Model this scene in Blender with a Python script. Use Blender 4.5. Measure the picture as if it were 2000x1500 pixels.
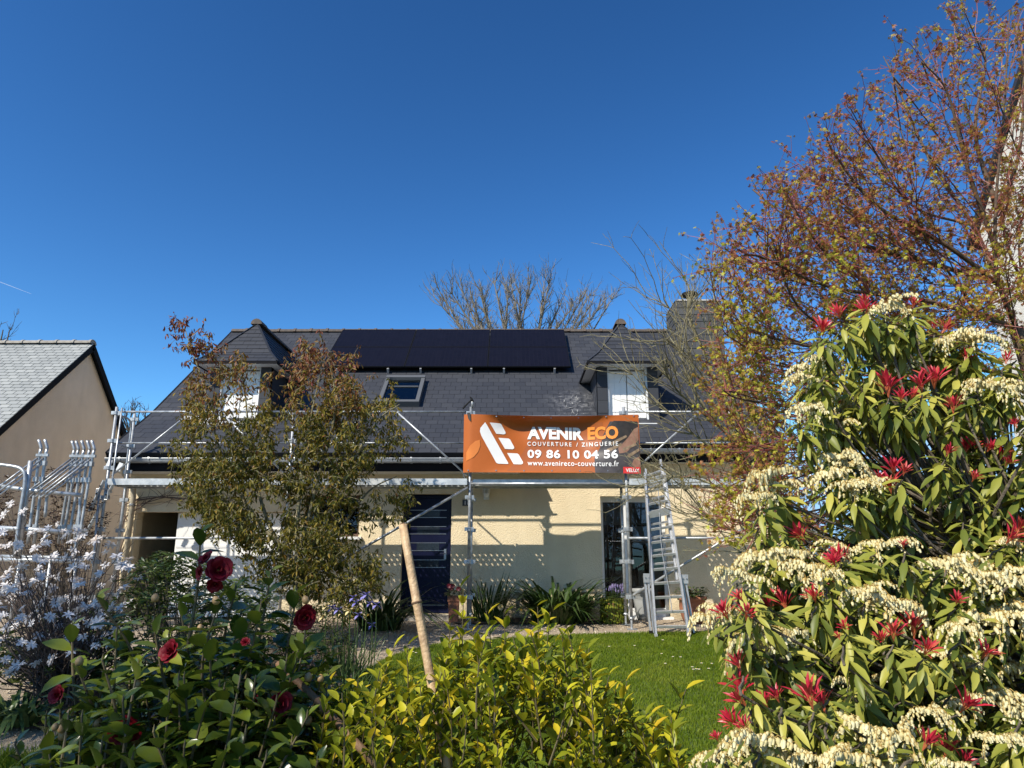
import bpy, bmesh, math, random
import numpy as np
from mathutils import Vector, Matrix

random.seed(7)
rng = np.random.default_rng(11)
R = math.radians
for o in list(bpy.data.objects):
    bpy.data.objects.remove(o)
SC = bpy.context.scene
COL = SC.collection

# ------------------------------------------------------------------ camera, sky, sun, exposure
EYE = 1.04
PITCH = R(13.6)
FPX = 1387.0
cam_d = bpy.data.cameras.new('camera')
cam_d.sensor_width = 36.0
cam_d.lens = FPX / 2000 * 36
cam_d.clip_start = 0.05
cam_d.clip_end = 4000
cam = bpy.data.objects.new('camera', cam_d)
COL.objects.link(cam)
cam.location = (0, 0, EYE)
cam.rotation_euler = (R(90) + PITCH, 0, 0)
SC.camera = cam

TO_SUN = Vector((-0.93, -1.0, 1.25)).normalized()
world = bpy.data.worlds.new('World')
SC.world = world
world.use_nodes = True
wn = world.node_tree
wn.nodes.clear()
wo = wn.nodes.new('ShaderNodeOutputWorld')
wb = wn.nodes.new('ShaderNodeBackground')
ws = wn.nodes.new('ShaderNodeTexSky')
ws.sky_type = 'NISHITA'
ws.sun_disc = False
ws.sun_elevation = math.asin(TO_SUN.z)
ws.sun_rotation = math.atan2(TO_SUN.x, TO_SUN.y)
ws.altitude = 100
ws.air_density = 1.0
ws.dust_density = 0.25
ws.ozone_density = 3.0
wb.inputs['Strength'].default_value = 0.063
wg = wn.nodes.new('ShaderNodeGamma')          # deepens the blue and its fall-off over the whole dome
wg.inputs[1].default_value = 1.5
wn.links.new(ws.outputs[0], wg.inputs[0])
wh = wn.nodes.new('ShaderNodeHueSaturation')
wh.inputs['Saturation'].default_value = 1.08
wm = wn.nodes.new('ShaderNodeVectorMath')
wm.operation = 'MULTIPLY'
wm.inputs[1].default_value = (0.80, 1.0, 1.0)
wn.links.new(wg.outputs[0], wh.inputs['Color'])
wn.links.new(wh.outputs[0], wm.inputs[0])
wc = wn.nodes.new('ShaderNodeVectorMath')      # keeps the deepened sky from over-brightening at the horizon and round the sun
wc.operation = 'MINIMUM'
wc.inputs[1].default_value = (5.0, 9.0, 14.0)
wn.links.new(wm.outputs[0], wc.inputs[0])
wn.links.new(wc.outputs[0], wb.inputs[0])
wn.links.new(wb.outputs[0], wo.inputs[0])

sun_d = bpy.data.lights.new('sun', 'SUN')
sun_d.energy = 4.9
sun_d.angle = R(0.53)
sun_d.color = (1.0, 0.92, 0.78)
sun = bpy.data.objects.new('sun', sun_d)
COL.objects.link(sun)
sun.location = TO_SUN * 60
sun.rotation_euler = TO_SUN.to_track_quat('Z', 'Y').to_euler()

SC.render.engine = 'CYCLES'
SC.view_settings.view_transform = 'Standard'
SC.view_settings.look = 'None'
SC.view_settings.gamma = 1.0
SC.view_settings.exposure = 0.45
SC.view_settings.use_curve_mapping = False

# ------------------------------------------------------------------ helpers
_c, _s = math.cos(PITCH), math.sin(PITCH)
def ray(px, py):
    u = (px - 1000) / FPX
    v = (750 - py) / FPX
    return Vector((u, _c - v * _s, _s + v * _c))
def at(px, py, Y):
    r = ray(px, py)
    t = Y / r.y
    return Vector((r.x * t, Y, EYE + r.z * t))
GY = [-50, 0, 2.0, 4.0, 7.0, 10.2, 11.3, 12.8, 400]
GZ = [-0.60, -0.60, -0.58, -0.50, -0.33, -0.13, -0.07, -0.03, -0.03]
def gz(y):
    return float(np.interp(y, GY, GZ))
def ground_hit(px, py):
    r = ray(px, py)
    y = 1.0
    while y < 60:
        if EYE + r.z * y / r.y <= gz(y):
            return Vector((r.x * y / r.y, y, gz(y)))
        y += 0.02
    return Vector((r.x * 60 / r.y, 60, gz(60)))

def nodes_of(m):
    m.use_nodes = True
    return m.node_tree.nodes, m.node_tree.links

def rgb(c):
    return (c[0], c[1], c[2], 1.0)

def pbr(name, col, rough=0.6, col2=None, scale=6.0, metal=0.0, bump=0.0, bscale=60.0, spec=0.5, obj_var=0.0, detail=5.0, lo=0.35, hi=0.65, coat=0.0):
    m = bpy.data.materials.new(name)
    n, l = nodes_of(m)
    p = n['Principled BSDF']
    p.inputs['Roughness'].default_value = rough
    p.inputs['Metallic'].default_value = metal
    p.inputs['Specular IOR Level'].default_value = spec
    p.inputs['Coat Weight'].default_value = coat
    p.inputs['Base Color'].default_value = rgb(col)
    tc = n.new('ShaderNodeTexCoord')
    last = None
    if col2 is not None:
        t = n.new('ShaderNodeTexNoise')
        t.inputs['Scale'].default_value = scale
        t.inputs['Detail'].default_value = detail
        t.inputs['Roughness'].default_value = 0.6
        l.new(tc.outputs['Object'], t.inputs['Vector'])
        r = n.new('ShaderNodeValToRGB')
        r.color_ramp.elements[0].position = lo
        r.color_ramp.elements[1].position = hi
        r.color_ramp.elements[0].color = rgb(col)
        r.color_ramp.elements[1].color = rgb(col2)
        l.new(t.outputs['Fac'], r.inputs['Fac'])
        last = r.outputs['Color']
    if obj_var > 0:
        oi = n.new('ShaderNodeObjectInfo')
        hs = n.new('ShaderNodeHueSaturation')
        mr = n.new('ShaderNodeMapRange')
        mr.inputs['To Min'].default_value = 1 - obj_var
        mr.inputs['To Max'].default_value = 1 + obj_var
        l.new(oi.outputs['Random'], mr.inputs['Value'])
        l.new(mr.outputs['Result'], hs.inputs['Value'])
        if last is not None:
            l.new(last, hs.inputs['Color'])
        else:
            hs.inputs['Color'].default_value = rgb(col)
        last = hs.outputs['Color']
    if last is not None:
        l.new(last, p.inputs['Base Color'])
    if bump > 0:
        t2 = n.new('ShaderNodeTexNoise')
        t2.inputs['Scale'].default_value = bscale
        t2.inputs['Detail'].default_value = 4.0
        l.new(tc.outputs['Object'], t2.inputs['Vector'])
        b = n.new('ShaderNodeBump')
        b.inputs['Strength'].default_value = bump
        b.inputs['Distance'].default_value = 0.02
        l.new(t2.outputs['Fac'], b.inputs['Height'])
        l.new(b.outputs['Normal'], p.inputs['Normal'])
    return m

def tinted(name, stops, rough=0.4, trans=0.3, spec=0.5, jitter=0.0):
    """leaf / petal / slate material: colour from the per-piece 'tint' attribute plus the object's random number"""
    m = bpy.data.materials.new(name)
    n, l = nodes_of(m)
    p = n['Principled BSDF']
    out = n['Material Output']
    a = n.new('ShaderNodeAttribute')
    a.attribute_name = 'tint'
    oi = n.new('ShaderNodeObjectInfo')
    mu = n.new('ShaderNodeMath')
    mu.operation = 'MULTIPLY_ADD'
    mu.inputs[1].default_value = jitter
    l.new(oi.outputs['Random'], mu.inputs[0])
    l.new(a.outputs['Fac'], mu.inputs[2])
    r = n.new('ShaderNodeValToRGB')
    e = r.color_ramp.elements
    e[0].position = stops[0][0]
    e[0].color = rgb(stops[0][1])
    e[1].position = stops[-1][0]
    e[1].color = rgb(stops[-1][1])
    for pos, c in stops[1:-1]:
        k = e.new(pos)
        k.color = rgb(c)
    l.new(mu.outputs[0], r.inputs['Fac'])
    l.new(r.outputs['Color'], p.inputs['Base Color'])
    p.inputs['Roughness'].default_value = rough
    p.inputs['Specular IOR Level'].default_value = spec
    if trans > 0:
        t = n.new('ShaderNodeBsdfTranslucent')
        l.new(r.outputs['Color'], t.inputs['Color'])
        mx = n.new('ShaderNodeMixShader')
        mx.inputs[0].default_value = trans
        l.new(p.outputs[0], mx.inputs[1])
        l.new(t.outputs[0], mx.inputs[2])
        l.new(mx.outputs[0], out.inputs['Surface'])
    return m

def glass(name, tint=(0.02, 0.025, 0.03), see=0.6):
    m = bpy.data.materials.new(name)
    n, l = nodes_of(m)
    out = n['Material Output']
    n.remove(n['Principled BSDF'])
    g = n.new('ShaderNodeBsdfGlossy')
    g.inputs['Roughness'].default_value = 0.02
    g.inputs['Color'].default_value = (0.9, 0.95, 1, 1)
    d = n.new('ShaderNodeBsdfTransparent')
    d.inputs['Color'].default_value = (see, see, see * 1.02, 1)
    f = n.new('ShaderNodeFresnel')
    f.inputs['IOR'].default_value = 1.65
    mx = n.new('ShaderNodeMixShader')
    l.new(f.outputs[0], mx.inputs[0])
    l.new(d.outputs[0], mx.inputs[1])
    l.new(g.outputs[0], mx.inputs[2])
    l.new(mx.outputs[0], out.inputs['Surface'])
    return m

def fast_mesh(name, V, F, tint=None, smooth=False):
    """V (n,3) array, F list of int arrays (m,k) grouped by face size"""
    me = bpy.data.meshes.new(name)
    V = np.asarray(V, dtype=np.float32)
    me.vertices.add(len(V))
    me.vertices.foreach_set('co', V.ravel())
    idx = np.concatenate([f.ravel() for f in F]).astype(np.int32)
    tot = np.concatenate([np.full(len(f), f.shape[1], dtype=np.int32) for f in F])
    start = np.concatenate([[0], np.cumsum(tot)[:-1]]).astype(np.int32)
    me.loops.add(len(idx))
    me.loops.foreach_set('vertex_index', idx)
    me.polygons.add(len(tot))
    me.polygons.foreach_set('loop_start', start)
    me.polygons.foreach_set('loop_total', tot)
    if smooth:
        me.polygons.foreach_set('use_smooth', np.ones(len(tot), dtype=bool))
    me.update(calc_edges=True)
    if tint is not None:
        at_ = me.attributes.new('tint', 'FLOAT', 'POINT')
        at_.data.foreach_set('value', np.asarray(tint, dtype=np.float32))
    return me

class MB:
    """collects shapes for ONE mesh object"""
    def __init__(s):
        s.v = []
        s.f = []
        s.t = []
        s.cur = 0.0
    def add(s, verts, faces):
        b = len(s.v)
        s.v += [tuple(p) for p in verts]
        s.f += [tuple(b + i for i in f) for f in faces]
        s.t += [s.cur] * len(verts)
        return s
    def box(s, x0, x1, y0, y1, z0, z1, M=None):
        vs = [Vector((x, y, z)) for x in (x0, x1) for y in (y0, y1) for z in (z0, z1)]
        if M is not None:
            vs = [M @ p for p in vs]
        return s.add(vs, [(0, 1, 3, 2), (4, 6, 7, 5), (0, 4, 5, 1), (2, 3, 7, 6), (0, 2, 6, 4), (1, 5, 7, 3)])
    def bar(s, a, b, w, h, up=(0, 0, 1)):
        a, b = Vector(a), Vector(b)
        d = (b - a).normalized()
        x = d.cross(Vector(up))
        if x.length < 1e-4:
            x = d.cross(Vector((0, 1, 0)))
        x.normalize()
        y = x.cross(d)
        vs = []
        for p in (a, b):
            for i, j in ((-1, -1), (1, -1), (1, 1), (-1, 1)):
                vs.append(p + x * (i * w / 2) + y * (j * h / 2))
        return s.add(vs, [(3, 2, 1, 0), (4, 5, 6, 7), (0, 1, 5, 4), (1, 2, 6, 5), (2, 3, 7, 6), (3, 0, 4, 7)])
    def tube(s, pts, rad, n=8, caps=True):
        pts = [Vector(p) for p in pts]
        if not hasattr(rad, '__len__'):
            rad = [rad] * len(pts)
        vs, fs = [], []
        ref = None
        for i, p in enumerate(pts):
            d = (pts[min(i + 1, len(pts) - 1)] - pts[max(i - 1, 0)])
            if d.length < 1e-7:
                d = Vector((0, 0, 1))
            d.normalize()
            if ref is None:
                ref = Vector((1, 0, 0)) if abs(d.x) < 0.8 else Vector((0, 1, 0))
            x = (ref - d * ref.dot(d))
            if x.length < 1e-5:
                x = d.orthogonal()
            x.normalize()
            ref = x
            y = d.cross(x)
            for k in range(n):
                an = 2 * math.pi * k / n
                vs.append(p + (x * math.cos(an) + y * math.sin(an)) * rad[i])
        for i in range(len(pts) - 1):
            for k in range(n):
                k2 = (k + 1) % n
                fs.append((i * n + k, i * n + k2, (i + 1) * n + k2, (i + 1) * n + k))
        if caps:
            fs.append(tuple(range(n - 1, -1, -1)))
            b = (len(pts) - 1) * n
            fs.append(tuple(b + k for k in range(n)))
        return s.add(vs, fs)
    def lathe(s, c, prof, n=16, axis=None):
        """prof: (radius, height) pairs about the vertical (or given axis) through c"""
        c = Vector(c)
        q = Matrix.Identity(3) if axis is None else Vector(axis).to_track_quat('Z', 'Y').to_matrix()
        vs, fs = [], []
        for r_, h in prof:
            for k in range(n):
                an = 2 * math.pi * k / n
                vs.append(c + q @ Vector((r_ * math.cos(an), r_ * math.sin(an), h)))
        for i in range(len(prof) - 1):
            for k in range(n):
                k2 = (k + 1) % n
                fs.append((i * n + k, i * n + k2, (i + 1) * n + k2, (i + 1) * n + k))
        fs.append(tuple(range(n - 1, -1, -1)))
        b = (len(prof) - 1) * n
        fs.append(tuple(b + k for k in range(n)))
        return s.add(vs, fs)
    def mesh(s, name, smooth=False):
        me = bpy.data.meshes.new(name)
        me.from_pydata(s.v, [], s.f)
        if smooth:
            me.polygons.foreach_set('use_smooth', [True] * len(me.polygons))
        a = me.attributes.new('tint', 'FLOAT', 'POINT')
        a.data.foreach_set('value', s.t)
        return me
    def build(s, name, mat, parent=None, smooth=False):
        return place(name, s.mesh(name, smooth), mat, parent)

def world_of(o):
    """translation of an object's origin in the world (only translations are used for roots)"""
    return o['_w'] if '_w' in o else (0, 0, 0)

ROOTW = {}
def place(name, me, mat, parent=None, M=None):
    """link a mesh whose vertices (or M) are in world coordinates; a parent keeps it there"""
    if mat is not None and len(me.materials) == 0:
        me.materials.append(mat)
    o = bpy.data.objects.new(name, me)
    COL.objects.link(o)
    if M is not None:
        o.matrix_basis = M
    if parent is not None:
        o.parent = parent
        o.matrix_parent_inverse = ROOTW.get(parent.name, Matrix.Identity(4))
    # children of this object need the inverse of its world matrix
    inv = (M.inverted_safe() if M is not None else Matrix.Identity(4))
    ROOTW[o.name] = inv
    return o

def tag(o, label=None, cat=None, group=None, kind=None):
    if label:
        o['label'] = label
    if cat:
        o['category'] = cat
    if group:
        o['group'] = group
    if kind:
        o['kind'] = kind
    return o

def thing(name, label, cat, loc=(0, 0, 0), group=None):
    o = bpy.data.objects.new(name, None)
    o.empty_display_size = 0.2
    COL.objects.link(o)
    o.location = loc
    ROOTW[o.name] = Matrix.Translation(-Vector(loc))
    return tag(o, label, cat, group)

def basis(d, up):
    d = d / np.maximum(np.linalg.norm(d, axis=1, keepdims=True), 1e-9)
    x = np.cross(d, up)
    ln = np.linalg.norm(x, axis=1, keepdims=True)
    alt = np.cross(d, np.array([[0.31, 0.77, 0.55]]))
    x = np.where(ln < 1e-3, alt, x)
    x /= np.maximum(np.linalg.norm(x, axis=1, keepdims=True), 1e-9)
    nrm = np.cross(x, d)
    return x, d, nrm

def swarm(name, tmpl, P, D, U, S, T, mat, parent=None, W=None, smooth=False, parts=0, partname='leaf', score=None):
    """many copies of a small template joined in one object; the `parts` best ones become objects of their own"""
    tv, tf = tmpl
    P, D, U, S, T = map(lambda a: np.asarray(a, dtype=float), (P, D, U, S, T))
    X, Dn, N = basis(D, U)
    W = np.ones(len(P)) if W is None else np.asarray(W, dtype=float)
    keep = np.ones(len(P), bool)
    if parts > 0:
        order = np.argsort(-score)[:parts]
        keep[order] = False
        me = bpy.data.meshes.new(partname)
        me.from_pydata([tuple(v) for v in tv], [], [tuple(f) for f in tf])
        if smooth:
            me.polygons.foreach_set('use_smooth', [True] * len(me.polygons))
        a = me.attributes.new('tint', 'FLOAT', 'POINT')
        a.data.foreach_set('value', [0.0] * len(tv))
        me.materials.append(mat)
        # three tint variants of the shared mesh
        variants = []
        ts = np.quantile(T, [0.12, 0.37, 0.63, 0.88])
        for q in ts:
            m2 = me.copy()
            m2.attributes['tint'].data.foreach_set('value', [float(q)] * len(tv))
            variants.append(m2)
        for i in order:
            k = int(np.argmin(np.abs(ts - T[i])))
            M = Matrix([[X[i][r] * S[i] * W[i] if c == 0 else Dn[i][r] * S[i] if c == 1 else N[i][r] * S[i] if c == 2 else P[i][r] for c in range(4)] for r in range(3)] + [[0, 0, 0, 1]])
            place(partname, variants[k], None, parent, M)
        bpy.data.meshes.remove(me)
    P, X, Dn, N, S, T, W = P[keep], X[keep], Dn[keep], N[keep], S[keep], T[keep], W[keep]
    if len(P) == 0:
        return None
    tv = np.asarray(tv, dtype=float)
    n, k = len(P), len(tv)
    V = P[:, None, :] + S[:, None, None] * (tv[None, :, 0:1] * W[:, None, None] * X[:, None, :] + tv[None, :, 1:2] * Dn[:, None, :] + tv[None, :, 2:3] * N[:, None, :])
    V = V.reshape(-1, 3)
    F = []
    for size in (3, 4, 5, 6):
        fs = [f for f in tf if len(f) == size]
        if fs:
            fa = np.asarray(fs)
            F.append((fa[None] + (np.arange(n) * k)[:, None, None]).reshape(-1, size))
    me = fast_mesh(name, V, F, np.repeat(T, k), smooth)
    return place(name, me, mat, parent)

def leaf_tmpl(width=0.4, fold=0.25, droop=0.25, rows=((0.0, 0.0), (0.22, 0.72), (0.5, 1.0), (0.78, 0.66), (1.0, 0.0)), curl=0.0):
    v, f = [], []
    idx = []
    for t, w in rows:
        zc = -droop * t * t
        if w == 0:
            idx.append((len(v),))
            v.append((0, t, zc))
        else:
            h = w * width / 2
            idx.append((len(v), len(v) + 1, len(v) + 2))
            v += [(-h, t, zc + fold * h), (0, t, zc), (h, t, zc + fold * h)]
    for a, b in zip(idx[:-1], idx[1:]):
        if len(a) == 1:
            f += [(a[0], b[1], b[0]), (a[0], b[2], b[1])]
        elif len(b) == 1:
            f += [(a[0], a[1], b[0]), (a[1], a[2], b[0])]
        else:
            f += [(a[0], a[1], b[1], b[0]), (a[1], a[2], b[2], b[1])]
    return v, f

def rnd_dirs(n):
    d = rng.normal(size=(n, 3))
    return d / np.linalg.norm(d, axis=1, keepdims=True)

def smooth_path(pts, n):
    """Catmull-Rom through the points, n samples per span"""
    pts = [Vector(p) for p in pts]
    P = [pts[0] * 2 - pts[1]] + pts + [pts[-1] * 2 - pts[-2]]
    out = []
    for i in range(1, len(P) - 2):
        for k in range(n):
            t = k / n
            a, b, c, d = P[i - 1], P[i], P[i + 1], P[i + 2]
            out.append(0.5 * ((2 * b) + (c - a) * t + (2 * a - 5 * b + 4 * c - d) * t * t + (3 * b - a - 3 * c + d) * t ** 3))
    out.append(pts[-1])
    return out

def limb(p, d, length, nseg, wander, lift):
    p, d = Vector(p), Vector(d).normalized()
    out = [p.copy()]
    for i in range(nseg):
        d = (d + Vector((random.gauss(0, wander), random.gauss(0, wander), random.gauss(0, wander) + lift))).normalized()
        p = p + d * (length / nseg)
        out.append(p.copy())
    return out

def taper(n, r0, r1):
    return [r0 + (r1 - r0) * i / (n - 1) for i in range(n)]

# ------------------------------------------------------------------ materials
def wall_render(name, c1, c2):
    m = pbr(name, c1, 0.9, c2, 1.6, bump=0.75, bscale=55, spec=0.2)
    n, l = nodes_of(m)
    p = n['Principled BSDF']
    src = p.inputs['Base Color'].links[0].from_socket
    g_ = n.new('ShaderNodeNewGeometry')
    mp_ = n.new('ShaderNodeMapping')          # vertical rain streaks
    mp_.inputs['Scale'].default_value = (2.2, 2.2, .5)
    l.new(g_.outputs['Position'], mp_.inputs['Vector'])
    t_ = n.new('ShaderNodeTexNoise')
    t_.inputs['Scale'].default_value = 1.6
    t_.inputs['Detail'].default_value = 6
    l.new(mp_.outputs[0], t_.inputs['Vector'])
    a_ = n.new('ShaderNodeMapRange')
    a_.inputs['From Min'].default_value = .35
    a_.inputs['From Max'].default_value = .7
    a_.inputs['To Min'].default_value = 1.02
    a_.inputs['To Max'].default_value = .93
    l.new(t_.outputs['Fac'], a_.inputs['Value'])
    sx = n.new('ShaderNodeSeparateXYZ')        # soil splashed on the foot of the wall
    l.new(g_.outputs['Position'], sx.inputs[0])
    t2 = n.new('ShaderNodeTexNoise')
    t2.inputs['Scale'].default_value = 7
    t2.inputs['Detail'].default_value = 6
    l.new(g_.outputs['Position'], t2.inputs['Vector'])
    ad = n.new('ShaderNodeMath')
    ad.operation = 'MULTIPLY_ADD'
    ad.inputs[1].default_value = -.5
    l.new(t2.outputs['Fac'], ad.inputs[0])
    l.new(sx.outputs['Z'], ad.inputs[2])
    b_ = n.new('ShaderNodeMapRange')
    b_.inputs['From Min'].default_value = -.25
    b_.inputs['From Max'].default_value = .12
    b_.inputs['To Min'].default_value = .62
    b_.inputs['To Max'].default_value = 1.0
    l.new(ad.outputs[0], b_.inputs['Value'])
    mu = n.new('ShaderNodeMath')
    mu.operation = 'MULTIPLY'
    l.new(a_.outputs[0], mu.inputs[0])
    l.new(b_.outputs[0], mu.inputs[1])
    vm = n.new('ShaderNodeVectorMath')
    vm.operation = 'SCALE'
    l.new(src, vm.inputs[0])
    l.new(mu.outputs[0], vm.inputs['Scale'])
    l.new(vm.outputs[0], p.inputs['Base Color'])
    return m
M_WALL = wall_render('cream_render', (0.77, 0.655, 0.455), (0.71, 0.595, 0.405))
M_WALL_N = wall_render('beige_render', (0.72, 0.60, 0.48), (0.66, 0.545, 0.43))
M_WALL_W = wall_render('white_render', (0.74, 0.70, 0.62), (0.64, 0.60, 0.53))
M_SLATE = tinted('dark_slate', [(0, (0.029, 0.032, 0.041)), (0.5, (0.034, 0.037, 0.046)), (1, (0.043, 0.046, 0.055))], 0.6, 0, 0.32, 0.35)
def chalky(m):
    """a pale chalky scuffed patch on the slates just left of the right dormer"""
    n, l = nodes_of(m)
    p = n['Principled BSDF']
    src = p.inputs['Base Color'].links[0].from_socket
    g_ = n.new('ShaderNodeNewGeometry')
    d_ = n.new('ShaderNodeVectorMath')
    d_.operation = 'DISTANCE'
    d_.inputs[1].default_value = (1.30, 13.95, 4.05)
    l.new(g_.outputs['Position'], d_.inputs[0])
    f_ = n.new('ShaderNodeMapRange')
    f_.inputs['From Min'].default_value = .72
    f_.inputs['From Max'].default_value = .10
    l.new(d_.outputs['Value'], f_.inputs['Value'])
    t_ = n.new('ShaderNodeTexNoise')
    t_.inputs['Scale'].default_value = 9
    t_.inputs['Detail'].default_value = 9
    t_.inputs['Roughness'].default_value = .75
    l.new(g_.outputs['Position'], t_.inputs['Vector'])
    r_ = n.new('ShaderNodeMapRange')
    r_.inputs['From Min'].default_value = .46
    r_.inputs['From Max'].default_value = .72
    l.new(t_.outputs['Fac'], r_.inputs['Value'])
    k_ = n.new('ShaderNodeMath')
    k_.operation = 'MULTIPLY'
    l.new(f_.outputs[0], k_.inputs[0])
    l.new(r_.outputs[0], k_.inputs[1])
    mx = n.new('ShaderNodeMix')
    mx.data_type = 'RGBA'
    for i_ in mx.inputs:
        if i_.name == 'B' and i_.type == 'RGBA':
            i_.default_value = (.24, .24, .25, 1)
        if i_.name == 'A' and i_.type == 'RGBA':
            l.new(src, i_)
        if i_.name == 'Factor' and i_.type == 'VALUE' and i_.enabled:
            l.new(k_.outputs[0], i_)
    out_ = [o for o in mx.outputs if o.type == 'RGBA'][0]
    l.new(out_, p.inputs['Base Color'])
chalky(M_SLATE)
M_SLATE_N = tinted('pale_slate', [(0, (0.235, 0.247, 0.245)), (0.5, (0.285, 0.297, 0.292)), (1, (0.34, 0.35, 0.34))], 0.6, 0, 0.4, 0.35)
M_SLATE_C = tinted('chimney_slate', [(0, (0.050, 0.050, 0.052)), (0.5, (0.066, 0.066, 0.068)), (1, (0.085, 0.085, 0.086))], 0.65, 0, 0.35, 0.3)
M_DECK = pbr('roof_underlay', (0.012, 0.012, 0.014), 0.9)
M_DARKTRIM = pbr('dark_fascia', (0.007, 0.007, 0.009), 0.8, spec=0.15)
M_RIDGE = pbr('ridge_tile', (0.13, 0.095, 0.075), 0.85, (0.075, 0.065, 0.058), 9, bump=0.4, obj_var=0.15)
M_ZINC = pbr('zinc', (0.36, 0.38, 0.40), 0.45, (0.27, 0.29, 0.31), 5, metal=0.55)
M_PIPE = pbr('painted_pipe', (0.47, 0.41, 0.30), 0.6, (0.40, 0.35, 0.26), 4)
M_GALV = pbr('galvanised', (0.50, 0.52, 0.54), 0.42, (0.27, 0.29, 0.31), 11, metal=0.55, obj_var=0.18, bump=.1)
M_PLANK = pbr('galvanised_sheet', (0.66, 0.69, 0.71), 0.42, (0.40, 0.44, 0.47), 6, metal=0.3, obj_var=0.08)
M_ALU = pbr('aluminium', (0.55, 0.56, 0.58), 0.42, (0.43, 0.44, 0.46), 12, metal=0.6)
M_WHITE = pbr('white_paint', (0.80, 0.80, 0.79), 0.5, (0.74, 0.74, 0.73), 3)
M_WHITE2 = pbr('white_pvc', (0.72, 0.73, 0.74), 0.4)
M_NAVY = pbr('navy_door', (0.006, 0.008, 0.032), 0.35, (0.005, 0.006, 0.026), 3, spec=0.22)
M_CHROME = pbr('brushed_steel', (0.38, 0.38, 0.40), 0.35, metal=0.9)
M_BLACK = pbr('black_metal', (0.010, 0.010, 0.010), 0.75, spec=0.2)
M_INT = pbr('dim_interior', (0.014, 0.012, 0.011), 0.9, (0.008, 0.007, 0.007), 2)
M_GLASS = glass('window_glass')
M_BLIND = pbr('grey_blind', (0.40, 0.40, 0.36), 0.8)
M_TERRA = pbr('terracotta', (0.36, 0.145, 0.075), 0.85, (0.29, 0.12, 0.07), 7, bump=0.2)
M_GREYPOT = pbr('grey_planter', (0.30, 0.31, 0.31), 0.6)
M_STONE = pbr('threshold_stone', (0.34, 0.31, 0.27), 0.85, (0.27, 0.25, 0.22), 8, bump=0.2)
M_SOIL = pbr('soil', (0.050, 0.036, 0.024), 0.95, (0.085, 0.062, 0.040), 12, bump=0.8, bscale=40)
M_BAMBOO = pbr('dry_bamboo', (0.52, 0.36, 0.20), 0.5, (0.25, 0.145, 0.075), 26, bump=0.25, bscale=80, lo=.42, hi=.75)
M_STICK = pbr('brown_stake', (0.20, 0.115, 0.06), 0.75, (0.13, 0.075, 0.04), 20, bump=0.3)
M_BARK = pbr('grey_bark', (0.13, 0.105, 0.075), 0.85, (0.075, 0.06, 0.045), 20, bump=0.5)
M_BARK_PALE = pbr('lichen_bark', (0.27, 0.245, 0.135), 0.85, (0.12, 0.10, 0.065), 16, bump=0.4)
M_BARK_BACK = pbr('pale_bark', (0.25, 0.22, 0.165), 0.85, (0.16, 0.135, 0.10), 3)
M_CORAL = pbr('coral_bark', (0.26, 0.055, 0.050), 0.6, (0.18, 0.060, 0.042), 8)
M_BARK_MAPLE = pbr('maple_bark', (0.13, 0.085, 0.05), 0.8, (0.08, 0.05, 0.035), 12, bump=0.3)
M_STEM = pbr('green_stem', (0.11, 0.085, 0.035), 0.6, (0.075, 0.06, 0.03), 15)

# ------------------------------------------------------------------ ground, gravel, lawn
def strip_sheet(name, ys, xl, xr, dz, mat, kind='structure', nx=12, parent=None):
    V, F = [], []
    for y in ys:
        a, b = xl(y), xr(y)
        for i in range(nx + 1):
            x = a + (b - a) * i / nx
            V.append((x, y, gz(y) + dz))
    for j in range(len(ys) - 1):
        for i in range(nx):
            k = j * (nx + 1) + i
            F.append((k, k + 1, k + nx + 2, k + nx + 1))
    me = bpy.data.meshes.new(name)
    me.from_pydata(V, [], F)
    o = place(name, me, mat, parent)
    if kind:
        o['kind'] = kind
    return o

M_GROUND = pbr('rough_ground', (0.045, 0.055, 0.022), 0.95, (0.075, 0.06, 0.035), 3, bump=0.6, bscale=25)
M_GRAVEL = pbr('gravel', (0.50, 0.41, 0.30), 0.9, (0.27, 0.21, 0.15), 95, bump=1.0, bscale=110, detail=3)
M_LAWN = pbr('lawn_soil', (0.055, 0.090, 0.012), 0.95, (0.080, 0.115, 0.018), 5, bump=0.5, bscale=90)
strip_sheet('ground', [-60, -10, 0, 2, 4, 7, 10.2, 11.3, 12.8, 30, 80, 500], lambda y: -500.0, lambda y: 500.0, 0.0, M_GROUND, nx=20)
edge_px = [(1460, 1237), (1340, 1238), (1200, 1241), (1100, 1245), (1000, 1250), (900, 1257), (830, 1266), (780, 1280), (735, 1300), (690, 1330), (640, 1370), (560, 1440), (480, 1520)]
edge = sorted([tuple(ground_hit(*p)[:2]) for p in edge_px], key=lambda p: p[1])
EYs = [p[1] for p in edge]
EXs = [p[0] for p in edge]
def lawn_left(y):
    return float(np.interp(y, EYs, EXs))
LAWN_TOP = EYs[-1]
strip_sheet('gravel_path', list(np.linspace(2.5, 12.84, 24)), lambda y: -9.5, lambda y: 7.5, 0.012, M_GRAVEL)
strip_sheet('lawn', list(np.linspace(1.5, LAWN_TOP, 40)), lawn_left, lambda y: 7.4, 0.026, M_LAWN)
strip_sheet('planting_bed', list(np.linspace(6.3, 10.4, 12)), lambda y: -4.5, lambda y: -1.75 - 0.28 * abs(y - 8.6), 0.036, M_SOIL)
strip_sheet('wall_border', list(np.linspace(12.0, 12.83, 4)), lambda y: -0.95, lambda y: 1.45, 0.036, M_SOIL)
strip_sheet('front_bed', list(np.linspace(1.6, 4.0, 6)), lambda y: -2.6, lambda y: 1.05, 0.040, M_SOIL)

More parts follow.
